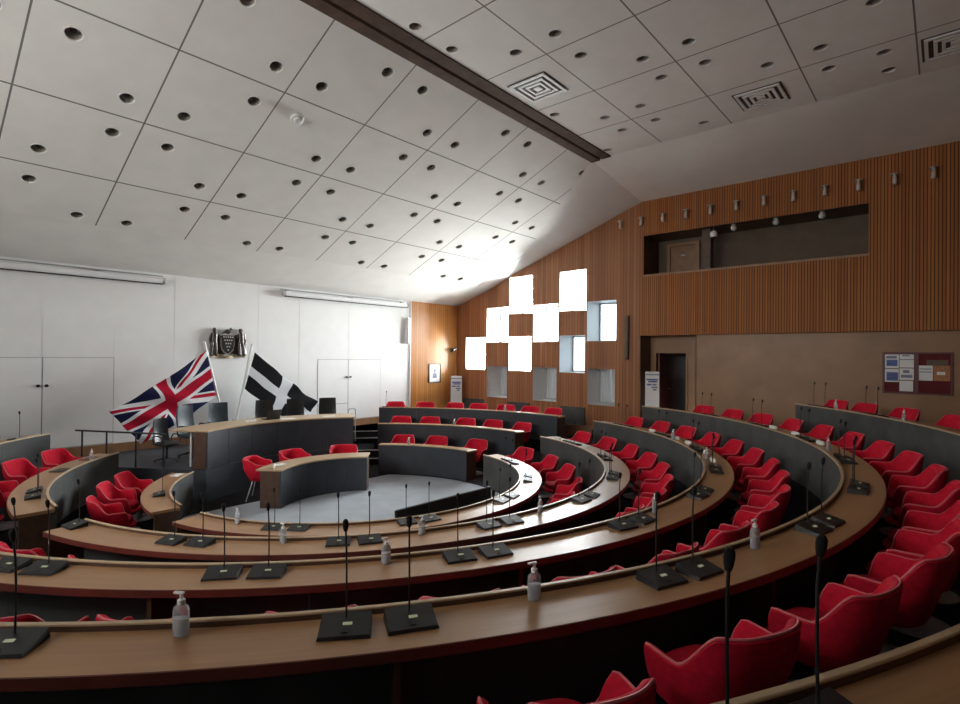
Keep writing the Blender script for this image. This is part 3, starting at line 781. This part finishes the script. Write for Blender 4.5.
item('folder', 'dark folder at the flag end of the middle desk near the union flag', 'folder', pol(RI[1] + .18, 136.5, LIP[1] - DROP + .006), (.32, .22, .01), 'edge', R(40))
item('paper', 'white leaflet at the step end of the front desk near the union flag', 'paper', pol(RI[0] + .21, 135.8, LIP[0] - DROP + .0035), (.15, .24, .004), 'paper', R(128))
# the wide black screen standing on the carpet
t = thing('floor_display', 'wide black flat display standing on the carpet inside the innermost desk', 'television', (-.28, -2.66, 0), R(-2))
rot = Matrix.Rotation(R(-5), 4, 'X')
MB().rbox(None, (1.95, .05, .72), .012, M4=Matrix.Translation((0, 0, .42)) @ rot).build('casing', 'black', t)
MB().rbox(None, (1.88, .01, .64), .004, M4=Matrix.Translation((0, .032, .42)) @ rot).build('screen', 'leather', t)
for sx in (-.6, .6):
    MB().bbox((sx - .03, -.16, .003), (sx + .03, .18, .03)).build('foot', 'black', t)

# ------------------------------------------------------------------ microphones
mic0 = None
def make_mic(label, group):
    """front edge of the console faces the seat (+y local is outward)"""
    t = thing('gooseneck_microphone', label, 'microphone', group=group)
    w = MB(); a, b = .122, .085
    w.add([(-a, -b, .002), (a, -b, .002), (a, b, .002), (-a, b, .002), (-a + .006, -b + .004, .050), (a - .006, -b + .004, .050), (a - .006, b - .004, .018), (-a + .006, b - .004, .018)],
          [(0, 3, 2, 1), (4, 5, 6, 7), (0, 1, 5, 4), (1, 2, 6, 5), (2, 3, 7, 6), (3, 0, 4, 7)])
    w.build('console', 'black', t)
    sl = Matrix.Translation((-.01, .002, .0355)) @ Matrix.Rotation(-math.atan2(.032, .162), 4, 'X')
    MB().rbox(None, (.044, .020, .003), .001, M4=sl).build('display', 'lcd', t)
    MB().rbox(None, (.03, .014, .004), .001, M4=Matrix.Translation((.0, .055, .0255)) @ Matrix.Rotation(-math.atan2(.032, .162), 4, 'X')).build('talk_button', 'railblack', t)
    pts = [(.0, -.045, .044), (.0, -.047, .14), (.001, -.048, .26), (.003, -.046, .37), (.006, -.038, .455)]
    MB().tube(pts, .0048, 7).build('gooseneck', 'black', t, 60)
    MB().lathe([(.0085, -.026), (.0125, -.010), (.0145, .008), (.0135, .022), (.008, .031), (.0005, .034)], 12, Matrix.Translation((.007, -.035, .482)) @ Matrix.Rotation(R(-7), 4, 'X')).build('windscreen', 'foam', t, 60)
    return t
def put_mic(k, a, label, group, ri=None, tw=0):
    global mic0
    loc = pol((ri or RI[k]) + .152, a, LIP[k] - DROP + .0005); rz = R(a - 90 + tw)
    if mic0 is None:
        mic0 = make_mic(label, group); mic0.location = loc; mic0.rotation_euler = (0, 0, rz); return mic0
    return dup(mic0, loc, rz, label, group)
MC = [([-26, -53.5, -80, -111.2, -142.2], 3.0), ([-27, -47.8, -66.9, -85.5, -106, -126.3, -147.2], 1.95), ([-25.5, -40, -55, -71, -85.8, -101, -117.1, -133.4, -148.8], 1.45),
      ([-34, -47, -60, -73.2, -86.3, -98.8, -111.8, -125.2, -138.3], 1.15), ([-44.4, -53.4, -119.3], 1.0)]
for k, (cs, h) in enumerate(MC):
    al = sorted([c + s_ * h for c in cs for s_ in (-1, 1)] + ([-166.4] if k == 1 else []), reverse=True)
    for i, a in enumerate(al):
        if (k, i) == (3, 17): continue
        random.seed(3000 + 100 * k + i)
        put_mic(k, a, 'black gooseneck microphone, %s from the window-side aisle, on the %s long curved desk' % (ORD[i], ROW[k]), 'microphones on the %s long curved desk' % ROW[k], None, random.uniform(-7, 7))
for k, a, ri, lab in ((2, 46.3, 6.0, 'black gooseneck microphone on the rear desk below the windows'), (0, 161.9, None, 'black gooseneck microphone on the front desk near the union flag'),
                      (1, 166.6, None, 'black gooseneck microphone on the middle desk near the union flag, closer to the steps'), (1, 171.3, None, 'black gooseneck microphone on the middle desk near the union flag, farther from the steps'),
                      (2, 134.0, None, 'black gooseneck microphone on the rear desk near the union flag')):
    put_mic(k, a, lab, 'microphones on the short desks', ri)

# ------------------------------------------------------------------ pump bottles
bot0 = None
def make_bottle(label):
    t = thing('pump_bottle', label, 'bottle', group='sanitiser pump bottles')
    MB().lathe([(.0005, .002), (.034, .003), (.038, .010), (.038, .118), (.034, .132), (.018, .146), (.014, .150)], 20, None, 1, .72).build('bottle_body', 'clear', t, 50)
    MB().lathe([(.0005, .005), (.033, .006), (.0355, .012), (.0355, .085), (.0005, .086)], 18, None, 1, .70).build('gel', 'gel', t, 50)
    MB().lathe([(.017, .148), (.017, .166), (.012, .170), (.0075, .172), (.0075, .190), (.0005, .191)], 14).build('collar', 'trimwhite', t, 40)
    MB().rbox((.012, 0, .197), (.052, .016, .011), .003).build('pump_head', 'trimwhite', t, 40)
    return t
BT = [(0, [-155.4]), (1, [-97.6, -117.5, -135.1]), (2, [-44.9, -64, -96.5, -123.9]), (3, [-68.4, -105.6, -119, -131.9]), (4, [-47.5, -59])]
def put_bottle(k, a, lab, ri=None, off=.085):
    global bot0
    loc = pol((ri or RI[k]) + off, a, LIP[k] - DROP + .0005); rz = R(a - 90 + random.uniform(-40, 40))
    if bot0 is None:
        bot0 = make_bottle(lab); bot0.location = loc; bot0.rotation_euler = (0, 0, rz); return
    dup(bot0, loc, rz, lab)
for k, l in BT:
    for i, a in enumerate(l):
        random.seed(5000 + 100 * k + i)
        put_bottle(k, a, 'clear pump bottle, %s from the window-side aisle, on the %s long curved desk' % (ORD[i], ROW[k]))
put_bottle(1, 138.6, 'clear pump bottle on the middle desk beside the union flag')
put_bottle(0, 31.5, 'clear pump bottle on the front desk below the windows', 3.10)
put_bottle(1, 21.2, 'clear pump bottle on the middle desk below the windows', 4.60)
put_bottle(2, 11.5, 'clear pump bottle on the rear desk below the windows', 6.0)

# ------------------------------------------------------------------ flags
def quadpt(A, B, D, E, u, v):                     # A hoist top, B hoist foot, D fly top, E fly foot
    A, B, D, E = (Vector(q) for q in (A, B, D, E))
    return (A * (1 - u) + D * u) * v + (B * (1 - u) + E * u) * (1 - v)
def cloth(name, mat, parent, A, B, D, E, y0, amp, fr, ph):
    nu, nv = 70, 36; vs = []; fs = []
    off = Vector(parent['_o'])
    for j in range(nv + 1):
        for i in range(nu + 1):
            u, v = i / nu, j / nv
            p = quadpt(A, B, D, E, u, v)
            s_ = sin(fr * (u * 1.0 + .45 * (1 - v)) * 2 * pi + ph); s2 = sin((u * 2.3 - v * 1.7) * 2 * pi + ph * 2)
            k = min(1, u * 3)
            x = p[0] + .018 * k * s2
            z = p[1] - .07 * sin(pi * u) * (1 - v * .4) + .012 * k * s_
            y = y0 - .05 - .06 * k - amp * k * (s_ + .45 * s2)
            vs.append(Vector((x, y, z)) - off)
    for j in range(nv):
        for i in range(nu):
            a = j * (nu + 1) + i; fs.append((a, a + 1, a + nu + 2, a + nu + 1))
    me = bpy.data.meshes.new(name); me.from_pydata([tuple(q) for q in vs], [], fs); me.update()
    uv = me.uv_layers.new(name='UVMap')
    for p in me.polygons:
        p.use_smooth = True
        for li in p.loop_indices:
            vi = me.loops[li].vertex_index; uv.data[li].uv = ((vi % (nu + 1)) / nu, (vi // (nu + 1)) / nv)
    me.materials.append(M[mat]); o = bpy.data.objects.new(name, me); COL.objects.link(o); o.parent = parent
    so = o.modifiers.new('thickness', 'SOLIDIFY'); so.thickness = .004
    return o
FY = 5.45
t = thing('flag', 'red, white and blue union flag hanging from a white leaning pole', 'flag', (.0, FY, .72), 0, None, True)
MB().tube([(-.025, FY, .745), (-.63, FY - .0, 3.16)], .028, 10).build('flag_pole', 'trimwhite', t, 40)
MB().ball((-.635, FY, 3.18), (.035, .035, .03)).build('finial', 'trimwhite', t, 60)
cloth('flag_cloth', 'union', t, (-.60, 2.98), (-.36, 1.86), (-2.62, 1.62), (-2.02, .86), FY, .022, 3.2, .6)
t = thing('flag', 'black flag with a white cross hanging from a white leaning pole', 'flag', (.14, FY, .72), 0, None, True)
MB().tube([(.085, FY, .745), (.56, FY, 3.13)], .028, 10).build('flag_pole', 'trimwhite', t, 40)
MB().ball((.565, FY, 3.15), (.035, .035, .03)).build('finial', 'trimwhite', t, 60)
cloth('flag_cloth', 'cornish', t, (.62, 2.95), (.36, 2.0), (2.44, 1.54), (2.02, .80), FY, .028, 3.0, 2.0)
t = thing('flag_stand', 'round dark stand holding both flag poles behind the dais', 'flag stand', (.03, FY, .632))
MB().lathe([(.0005, .002), (.24, .002), (.24, .022), (.10, .045), (.0005, .047)], 24).build('base', 'bronze', t, 40)
MB().lathe([(.095, .045), (.095, .078), (.0005, .080)], 16).build('socket', 'bronze', t, 40)

# ------------------------------------------------------------------ crest on the flag wall (relief)
t = thing('wall_crest', 'dark metal coat of arms with two supporters on the white wall', 'crest', (.14, YF - .004, 2.79), 0, None)
def plate(pts, d0, d1): return MB().poly([(x, -d0, z) for x, z in pts], (0, -(d1 - d0), 0))
sh = [(-.155, .60), (.155, .60), (.155, .36), (.13, .24), (.07, .16), (0, .12), (-.07, .16), (-.13, .24), (-.155, .36)]
s_ = plate([(x * 1.14, .36 + (z - .36) * 1.12) for x, z in sh], .02, .07).build('shield_border', 'silver', t)
s2 = plate(sh, .071, .10).build('shield', 'black', t)
for row, n in enumerate((5, 4, 3, 2, 1)):
    for k in range(n):
        MB().lathe([(.021, 0), (.020, .008), (.0005, .010)], 10, Matrix.Translation(((k - (n - 1) / 2) * .058, -.101, .555 - row * .085)) @ Matrix.Rotation(R(90), 4, 'X')).build('bezant', 'silver', s2, 40)
def figure(sx, nm, mat):
    w = MB(); X = lambda v: sx * v
    w.ball((X(.34), -.06, .70), (.045, .05, .058), 12, 8)                            # head
    w.lathe([(.065, -.005), (.062, .012), (.045, .018), (.042, .05), (.0005, .06)], 12, Matrix.Translation((X(.34), -.06, .735)))  # hat
    w.tube([(X(.34), -.06, .655), (X(.345), -.065, .60), (X(.35), -.06, .48), (X(.35), -.06, .40)], .075, 12, .085)   # trunk
    w.tube([(X(.31), -.06, .42), (X(.30), -.07, .26), (X(.30), -.06, .10)], .048, 10, .034)
    w.tube([(X(.39), -.06, .42), (X(.41), -.07, .27), (X(.42), -.06, .10)], .048, 10, .034)
    w.tube([(X(.28), -.07, .61), (X(.22), -.10, .52), (X(.17), -.10, .58)], .030, 8, .022)       # arm on the shield
    w.tube([(X(.41), -.07, .61), (X(.46), -.08, .48), (X(.45), -.09, .36)], .030, 8, .022)
    w.ball((X(.295), -.09, .085), (.045, .06, .028), 10, 6); w.ball((X(.43), -.09, .085), (.045, .06, .028), 10, 6)
    return w.build(nm, mat, t, 60)
figure(-1, 'supporter', 'bronze'); f2 = figure(1, 'supporter', 'bronze')
w = MB(); w.tube([(.45, -.08, .40), (.47, -.10, .12)], .012, 6); w.tube([(.44, -.09, .66), (.48, -.09, .30)], .010, 6); w.build('staff', 'silver', f2, 40)
w = MB(); w.ball((0, -.06, .70), (.085, .05, .06), 12, 8); w.ball((.075, -.07, .77), (.035, .03, .035), 10, 6); w.tube([(.10, -.07, .775), (.155, -.07, .755)], .012, 6, .003)
w.tube([(-.06, -.06, .69), (-.17, -.06, .63)], .03, 8, .012); w.tube([(-.02, -.06, .66), (-.02, -.06, .60)], .010, 6); w.tube([(.03, -.06, .66), (.03, -.06, .60)], .010, 6)
w.build('crest_bird', 'bronze', t, 60)
w = MB(); n = 22; vs = []; 
for i in range(n + 1):
    x = -.46 + .92 * i / n; z = .045 + .022 * sin(i / n * 3 * pi)
    vs += [(x, -.05 - .02 * cos(i / n * 4 * pi), z - .035), (x, -.05 - .02 * cos(i / n * 4 * pi), z + .035), (x, -.02, z + .035), (x, -.02, z - .035)]
fs = [(i * 4 + j, i * 4 + (j + 1) % 4, i * 4 + 4 + (j + 1) % 4, i * 4 + 4 + j) for i in range(n) for j in range(4)] + [(0, 1, 2, 3), (n * 4 + 3, n * 4 + 2, n * 4 + 1, n * 4)]
w.add(vs, fs); w.build('motto_scroll', 'gold', t, 40)
MB().bbox((-.46, -.022, .02), (.46, -.001, .80)).build('wall_mount', 'bronze', t) if False else MB().bbox((-.30, -.02, .10), (.30, -.001, .62)).build('wall_mount', 'bronze', t)

# ------------------------------------------------------------------ wall fittings
def screen(label, x0, x1, br):
    t = thing('projector_screen', label, 'projector screen', ((x0 + x1) / 2, YF - .002, 4.55), 0, None, True)
    MB().rbox(((x0 + x1) / 2, YF - .15, 4.64), (x1 - x0 - .06, .13, .135), .03).build('casing', 'trimwhite', t)
    for x in (x0, x1): MB().rbox((x + (.015 if x == x0 else -.015), YF - .15, 4.64), (.028, .145, .15), .02).build('end_cap', 'palegrey', t)
    MB().bbox((x0 + .05, YF - .165, 4.548), (x1 - .05, YF - .135, 4.5715)).build('weight_bar', 'black', t)
    MB().bbox((x0, YF - .04, 4.755), (x1, YF - .003, 4.775)).build('mounting_rail', 'palegrey', t)
    for x in br:
        w = MB().bbox((x - .05, YF - .10, 4.70), (x + .05, YF - .003, 4.754)); w.bbox((x - .03, YF - .19, 4.7085), (x + .03, YF - .10, 4.73)); w.build('bracket', 'chrome', t)
screen('long white projector screen casing high on the wall above the left cupboard', -6.35, -1.40, (-5.2, -2.75)); 
for o in bpy.data.objects:
    if o.name == 'projector_screen': o['label'] = 'long white projector screen casing high above the union flag end'
screen('long white projector screen casing high above the black and white flag', 1.63, 6.28, (1.75, 3.95, 6.1))
def speaker_bar(name, label, loc, size, rz, mat):
    t = thing(name, label, 'speaker', loc, rz)
    MB().rbox((0, -size[1] / 2, 0), size, .02).build('cabinet', mat, t)
    MB().rbox((0, -size[1] - .004, 0), (size[0] * .8, .006, size[2] * .94), .002).build('grille', 'palegrey' if mat == 'trimwhite' else 'gallery', t)
    MB().bbox((-.03, -.002, -.08), (.03, .03, .08)).build('bracket', 'railblack', t) if False else None
speaker_bar('column_speaker', 'slim white column speaker on the white wall edge beside the timber panel', (6.38, YF - .002, 3.77), (.16, .14, .92), 0, 'trimwhite')
speaker_bar('column_speaker', 'slim brown column speaker on the timber wall right of the windows'.replace('right of', 'between door and'), (XW - .002, -1.09, 3.51), (.13, .10, 1.32), R(-90), 'gallery')
t = thing('framed_picture', 'small framed portrait picture on the bright timber wall', 'picture', (7.74, YF - .014, 2.25), 0)
w = MB(); a, b = .30, .355
for lo, hi in (((-a, -.03, -b), (a, -.001, -b + .03)), ((-a, -.03, b - .03), (a, -.001, b)), ((-a, -.03, -b + .03), (-a + .03, -.001, b - .03)), ((a - .03, -.03, -b + .03), (a, -.001, b - .03))): w.bbox(lo, hi)
w.build('frame', 'black', t)
MB().bbox((-a + .03, -.014, -b + .03), (a - .03, -.004, b - .03)).build('mount_card', 'paper', t)
w = MB(); w.bbox((-.12, -.018, -.18), (.13, -.0145, .20)); pr = w.build('portrait', 'silver', t)
w = MB(); w.lathe([(.0005, 0), (.055, 0)], 16, Matrix.Translation((.0, -.0195, .09)) @ Matrix.Rotation(R(90), 4, 'X'), 1, 1.3); w.add([(-.10, -.0195, -.18), (.11, -.0195, -.18), (.09, -.0195, -.03), (.03, -.0195, .01), (-.03, -.0195, .01), (-.08, -.0195, -.03)], [tuple(range(6))]); w.build('sitter', 'ink', pr)
t = thing('wall_spotlight', 'small dark wall spotlight fixed in the timber corner', 'wall lamp', (8.62, YF - .014, 3.12), 0)
MB().bbox((-.05, -.02, -.08), (.05, -.001, .08)).build('wall_plate', 'railblack', t)
MB().tube([(0, -.02, 0), (0, -.12, .02)], .014, 8).build('arm', 'railblack', t, 40)
MB().lathe([(.0005, -.11), (.06, -.10), (.07, .08), (.062, .085), (.0005, .05)], 16, Matrix.Translation((0, -.17, .03)) @ Matrix.Rotation(R(70), 4, 'Y')).build('lamp_head', 'bronze', t, 40)
def totem(label, loc, rz, w_, h):
    t = thing('information_stand', label, 'stand', loc, rz)
    MB().rbox((0, 0, .015), (w_ + .1, .34, .026), .008).build('base', 'palegrey', t)
    MB().rbox((0, 0, .03 + h / 2), (w_, .06, h), .012).build('panel', 'trimwhite', t)
    MB().bbox((-w_ / 2 + .005, -.0335, h - .075), (w_ / 2 - .005, -.0305, h - .045)).build('header_line', 'ink', t)
    for z, x0, x1, mt in ((.20, -.40, .38, 'inkblue'), (.26, -.30, .34, 'inkblue'), (.35, -.38, -.06, 'inkblue'), (.35, .0, .30, 'ink'), (.43, -.05, .36, 'ink'), (.50, .05, .30, 'ink')):
        MB().bbox((x0 * w_, -.0335, h - z - .03), (x1 * w_, -.0305, h - z + .015)).build('print_line', mt, t)
totem('tall white information stand in the timber corner by the portrait', (8.50, 5.58, .632), R(-42), .42, 1.48)
totem('tall white information stand beside the dark doorway', (9.22, -1.76, .947), R(-62), .40, 1.52)
# twelve spotlights over the gallery
sp = None
for i in range(12):
    lab = 'small metal wall spotlight above the gallery, %s from the ridge' % ORD[i]
    if sp is None:
        sp = thing('gallery_spotlight', lab, 'wall lamp', group='wall spotlights above the gallery')
        MB().tube([(0, -.002, .10), (0, -.13, .10)], .018, 8).build('arm', 'chrome', sp, 40)
        MB().lathe([(.0005, .132), (.085, .128), (.085, .104), (.03, .098)], 16, Matrix.Translation((0, -.14, 0))).build('cap', 'chrome', sp, 40)
        MB().lathe([(.032, .102), (.040, .02), (.045, -.10), (.036, -.11), (.0005, -.10)], 16, Matrix.Translation((0, -.14, 0))).build('lamp_body', 'silver', sp, 40)
        o = sp
    else: o = dup(sp, label=lab)
    o.location = (XW - .002, -.90 - .6545 * i, 6.90); o.rotation_euler = (0, 0, R(-90))
# gallery globes and dome camera
gb = None
for i, y in enumerate((-4.03, -5.04, -6.04)):
    lab = 'round opal lamp under the gallery ceiling, %s from the gallery door' % ORD[i]
    if gb is None:
        gb = thing('gallery_lamp', lab, 'ceiling light', group='opal lamps in the gallery')
        MB().lathe([(.0005, -.001), (.06, -.001), (.06, -.03), (.0005, -.03)], 14).build('ceiling_rose', 'palegrey', gb, 40)
        MB().ball((0, 0, -.10), .078, 16, 10).build('globe', 'glow', gb, 60)
        o = gb
    else: o = dup(gb, label=lab)
    o.location = (XW + .16, y, GZ1 - .001)
t = thing('dome_camera', 'white dome security camera hanging by the gallery column', 'camera', (XW + .14, -3.52, GZ1 - .001))
MB().tube([(0, 0, -.001), (0, 0, -.12)], .03, 10).build('mount', 'railblack', t, 40)
MB().ball((0, 0, -.20), (.095, .095, .105), 16, 10).build('dome', 'trimwhite', t, 60)
MB().lathe([(.0005, -.315), (.045, -.31), (.066, -.275)], 14).build('lens_window', 'black', t, 40)
# notice boards
def notice(label, y0, y1, z0, z1, papers):
    x = 9.098; t = thing('notice_board', label, 'notice board', (x, (y0 + y1) / 2, z0), 0, None, True)
    f = .035
    w = MB()
    for lo, hi in (((x - .04, y0 - f, z0 - f), (x, y1 + f, z0)), ((x - .04, y0 - f, z1), (x, y1 + f, z1 + f)), ((x - .04, y0 - f, z0), (x, y0, z1)), ((x - .04, y1, z0), (x, y1 + f, z1))): w.bbox(lo, hi)
    w.build('frame', 'edge', t)
    fb = MB().bbox((x - .02, y0, z0), (x - .001, y1, z1)).build('felt_board', 'felt', t)
    W, H = y1 - y0, z1 - z0
    for i, (a, b, c, d, mt, lines) in enumerate(papers):          # a,b across from the ridge side, c,d down from the top
        p = MB().bbox((x - .024 - .0012 * i, y1 - b * W, z1 - d * H), (x - .0212 - .0012 * i, y1 - a * W, z1 - c * H)).build('notice', mt, t)
        for (e, g_, h, k, m2) in lines:
            MB().bbox((x - .0262 - .0012 * i, y1 - (a + (b - a) * g_) * W, z1 - (c + (d - c) * k) * H), (x - .0242 - .0012 * i, y1 - (a + (b - a) * e) * W, z1 - (c + (d - c) * h) * H)).build('print_block', m2, p)
    return t
notice('framed red notice board covered with white notices, nearer the doorway', -7.79, -7.26, 2.20, 3.06,
       [(.02, .49, .02, .38, 'paper', [(.1, .85, .12, .3, 'ink'), (.12, .9, .4, .85, 'inkblue')]), (.51, .98, .02, .36, 'paper', [(.2, .7, .04, .14, 'ink'), (.0, 1, .36, .42, 'ink')]),
        (.02, .49, .40, .74, 'paper', [(.12, .95, .25, .9, 'inkblue')]), (.51, .98, .38, .68, 'paper', [(.25, .7, .15, .4, 'ink'), (.1, .9, .55, .8, 'ink')]), (.51, .96, .70, .97, 'paper', [])])
notice('framed red notice board with one white sheet and an orange poster', -8.39, -7.86, 2.20, 3.06,
       [(.25, .92, .16, .32, 'gallery', []), (.0, .45, .30, .68, 'paper', [(.1, .9, .2, .26, 'ink'), (.1, .9, .4, .46, 'ink')]), (.47, .98, .30, .68, 'orange', [(.2, .7, .4, .6, 'paper')])])
# handrails
def rail(label, pts, posts, r=.018, mt='railblack'):
    t = thing('handrail', label, 'handrail', posts[0][0], 0, None, True)
    MB().tube(pts, r, 8).build('top_rail', mt, t, 40)
    for a, b in posts: MB().tube([a, b], r * .9, 8).build('post', mt, t, 40)
    return t
ps = [pol(q, 123.6) for q in (4.0, 4.6, 5.25, 5.8)]
rail('dark metal handrail along the platform edge below the union flag', [(*pol(3.92, 123.6)[:2], 1.31), (*pol(5.95, 123.6)[:2], 1.33)], [((x, y, .634), (x, y, 1.315)) for x, y, _ in ps])
a, b = pol(4.02, 57.6), pol(4.16, 55.0)
rail('short pale metal handrail frame at the steps beside the dais desk', [(a[0], a[1], 1.36), (a[0], a[1], 1.47), (a[0] + .03, a[1] - .02, 1.50), (b[0] - .03, b[1] + .02, 1.50), (b[0], b[1], 1.47), (b[0], b[1], 1.36)], [((b[0], b[1], .634), (b[0], b[1], 1.37)), ((a[0], a[1], .634), (a[0], a[1], 1.37))], .014, 'palegrey')

# ------------------------------------------------------------------ light: daylight through the windows, the added side ones included
wd = bpy.data.worlds.new('daylight'); sc.world = wd; wd.use_nodes = True
nt = wd.node_tree; bg = nt.nodes['Background']
g = nt.nodes.new('ShaderNodeTexCoord'); x = nt.nodes.new('ShaderNodeSeparateXYZ'); nt.links.new(g.outputs['Generated'], x.inputs[0])
rmp = nt.nodes.new('ShaderNodeValToRGB'); mr = nt.nodes.new('ShaderNodeMapRange'); mr.inputs[1].default_value = -1; mr.inputs[2].default_value = 1
nt.links.new(x.outputs[2], mr.inputs[0]); nt.links.new(mr.outputs[0], rmp.inputs[0])
e = rmp.color_ramp.elements; e[0].position = .485; e[0].color = (.66, .65, .61, 1); e[1].position = .52; e[1].color = (1, .99, .965, 1)
nt.links.new(rmp.outputs[0], bg.inputs[0]); bg.inputs[1].default_value = 118
# ------------------------------------------------------------------ camera
cam = bpy.data.cameras.new('camera'); co = bpy.data.objects.new('camera', cam); COL.objects.link(co)
cam.sensor_width = 36; cam.lens = 36 * 531.83 / 960; cam.clip_start = .05
fw = Vector((.75265, .65842, 0)); r0 = Vector((.65842, -.75265, 0)); up = Vector((0, 0, 1))
p, r = R(.3572), R(.5609)
F = fw * cos(p) + up * sin(p); U = -fw * sin(p) + up * cos(p)
Rt = r0 * cos(r) + U * sin(r); Up = -r0 * sin(r) + U * cos(r)
mm = Matrix((Rt, Up, -F)).transposed().to_4x4(); mm.translation = (-6.027, -8.298, CZ)
co.matrix_world = mm; sc.camera = co
vs_ = sc.view_settings; vs_.view_transform = 'Standard'; vs_.look = 'None'; vs_.gamma = 1; vs_.use_curve_mapping = False; vs_.exposure = 0
for o in bpy.data.objects:
    if '_o' in o: del o['_o']
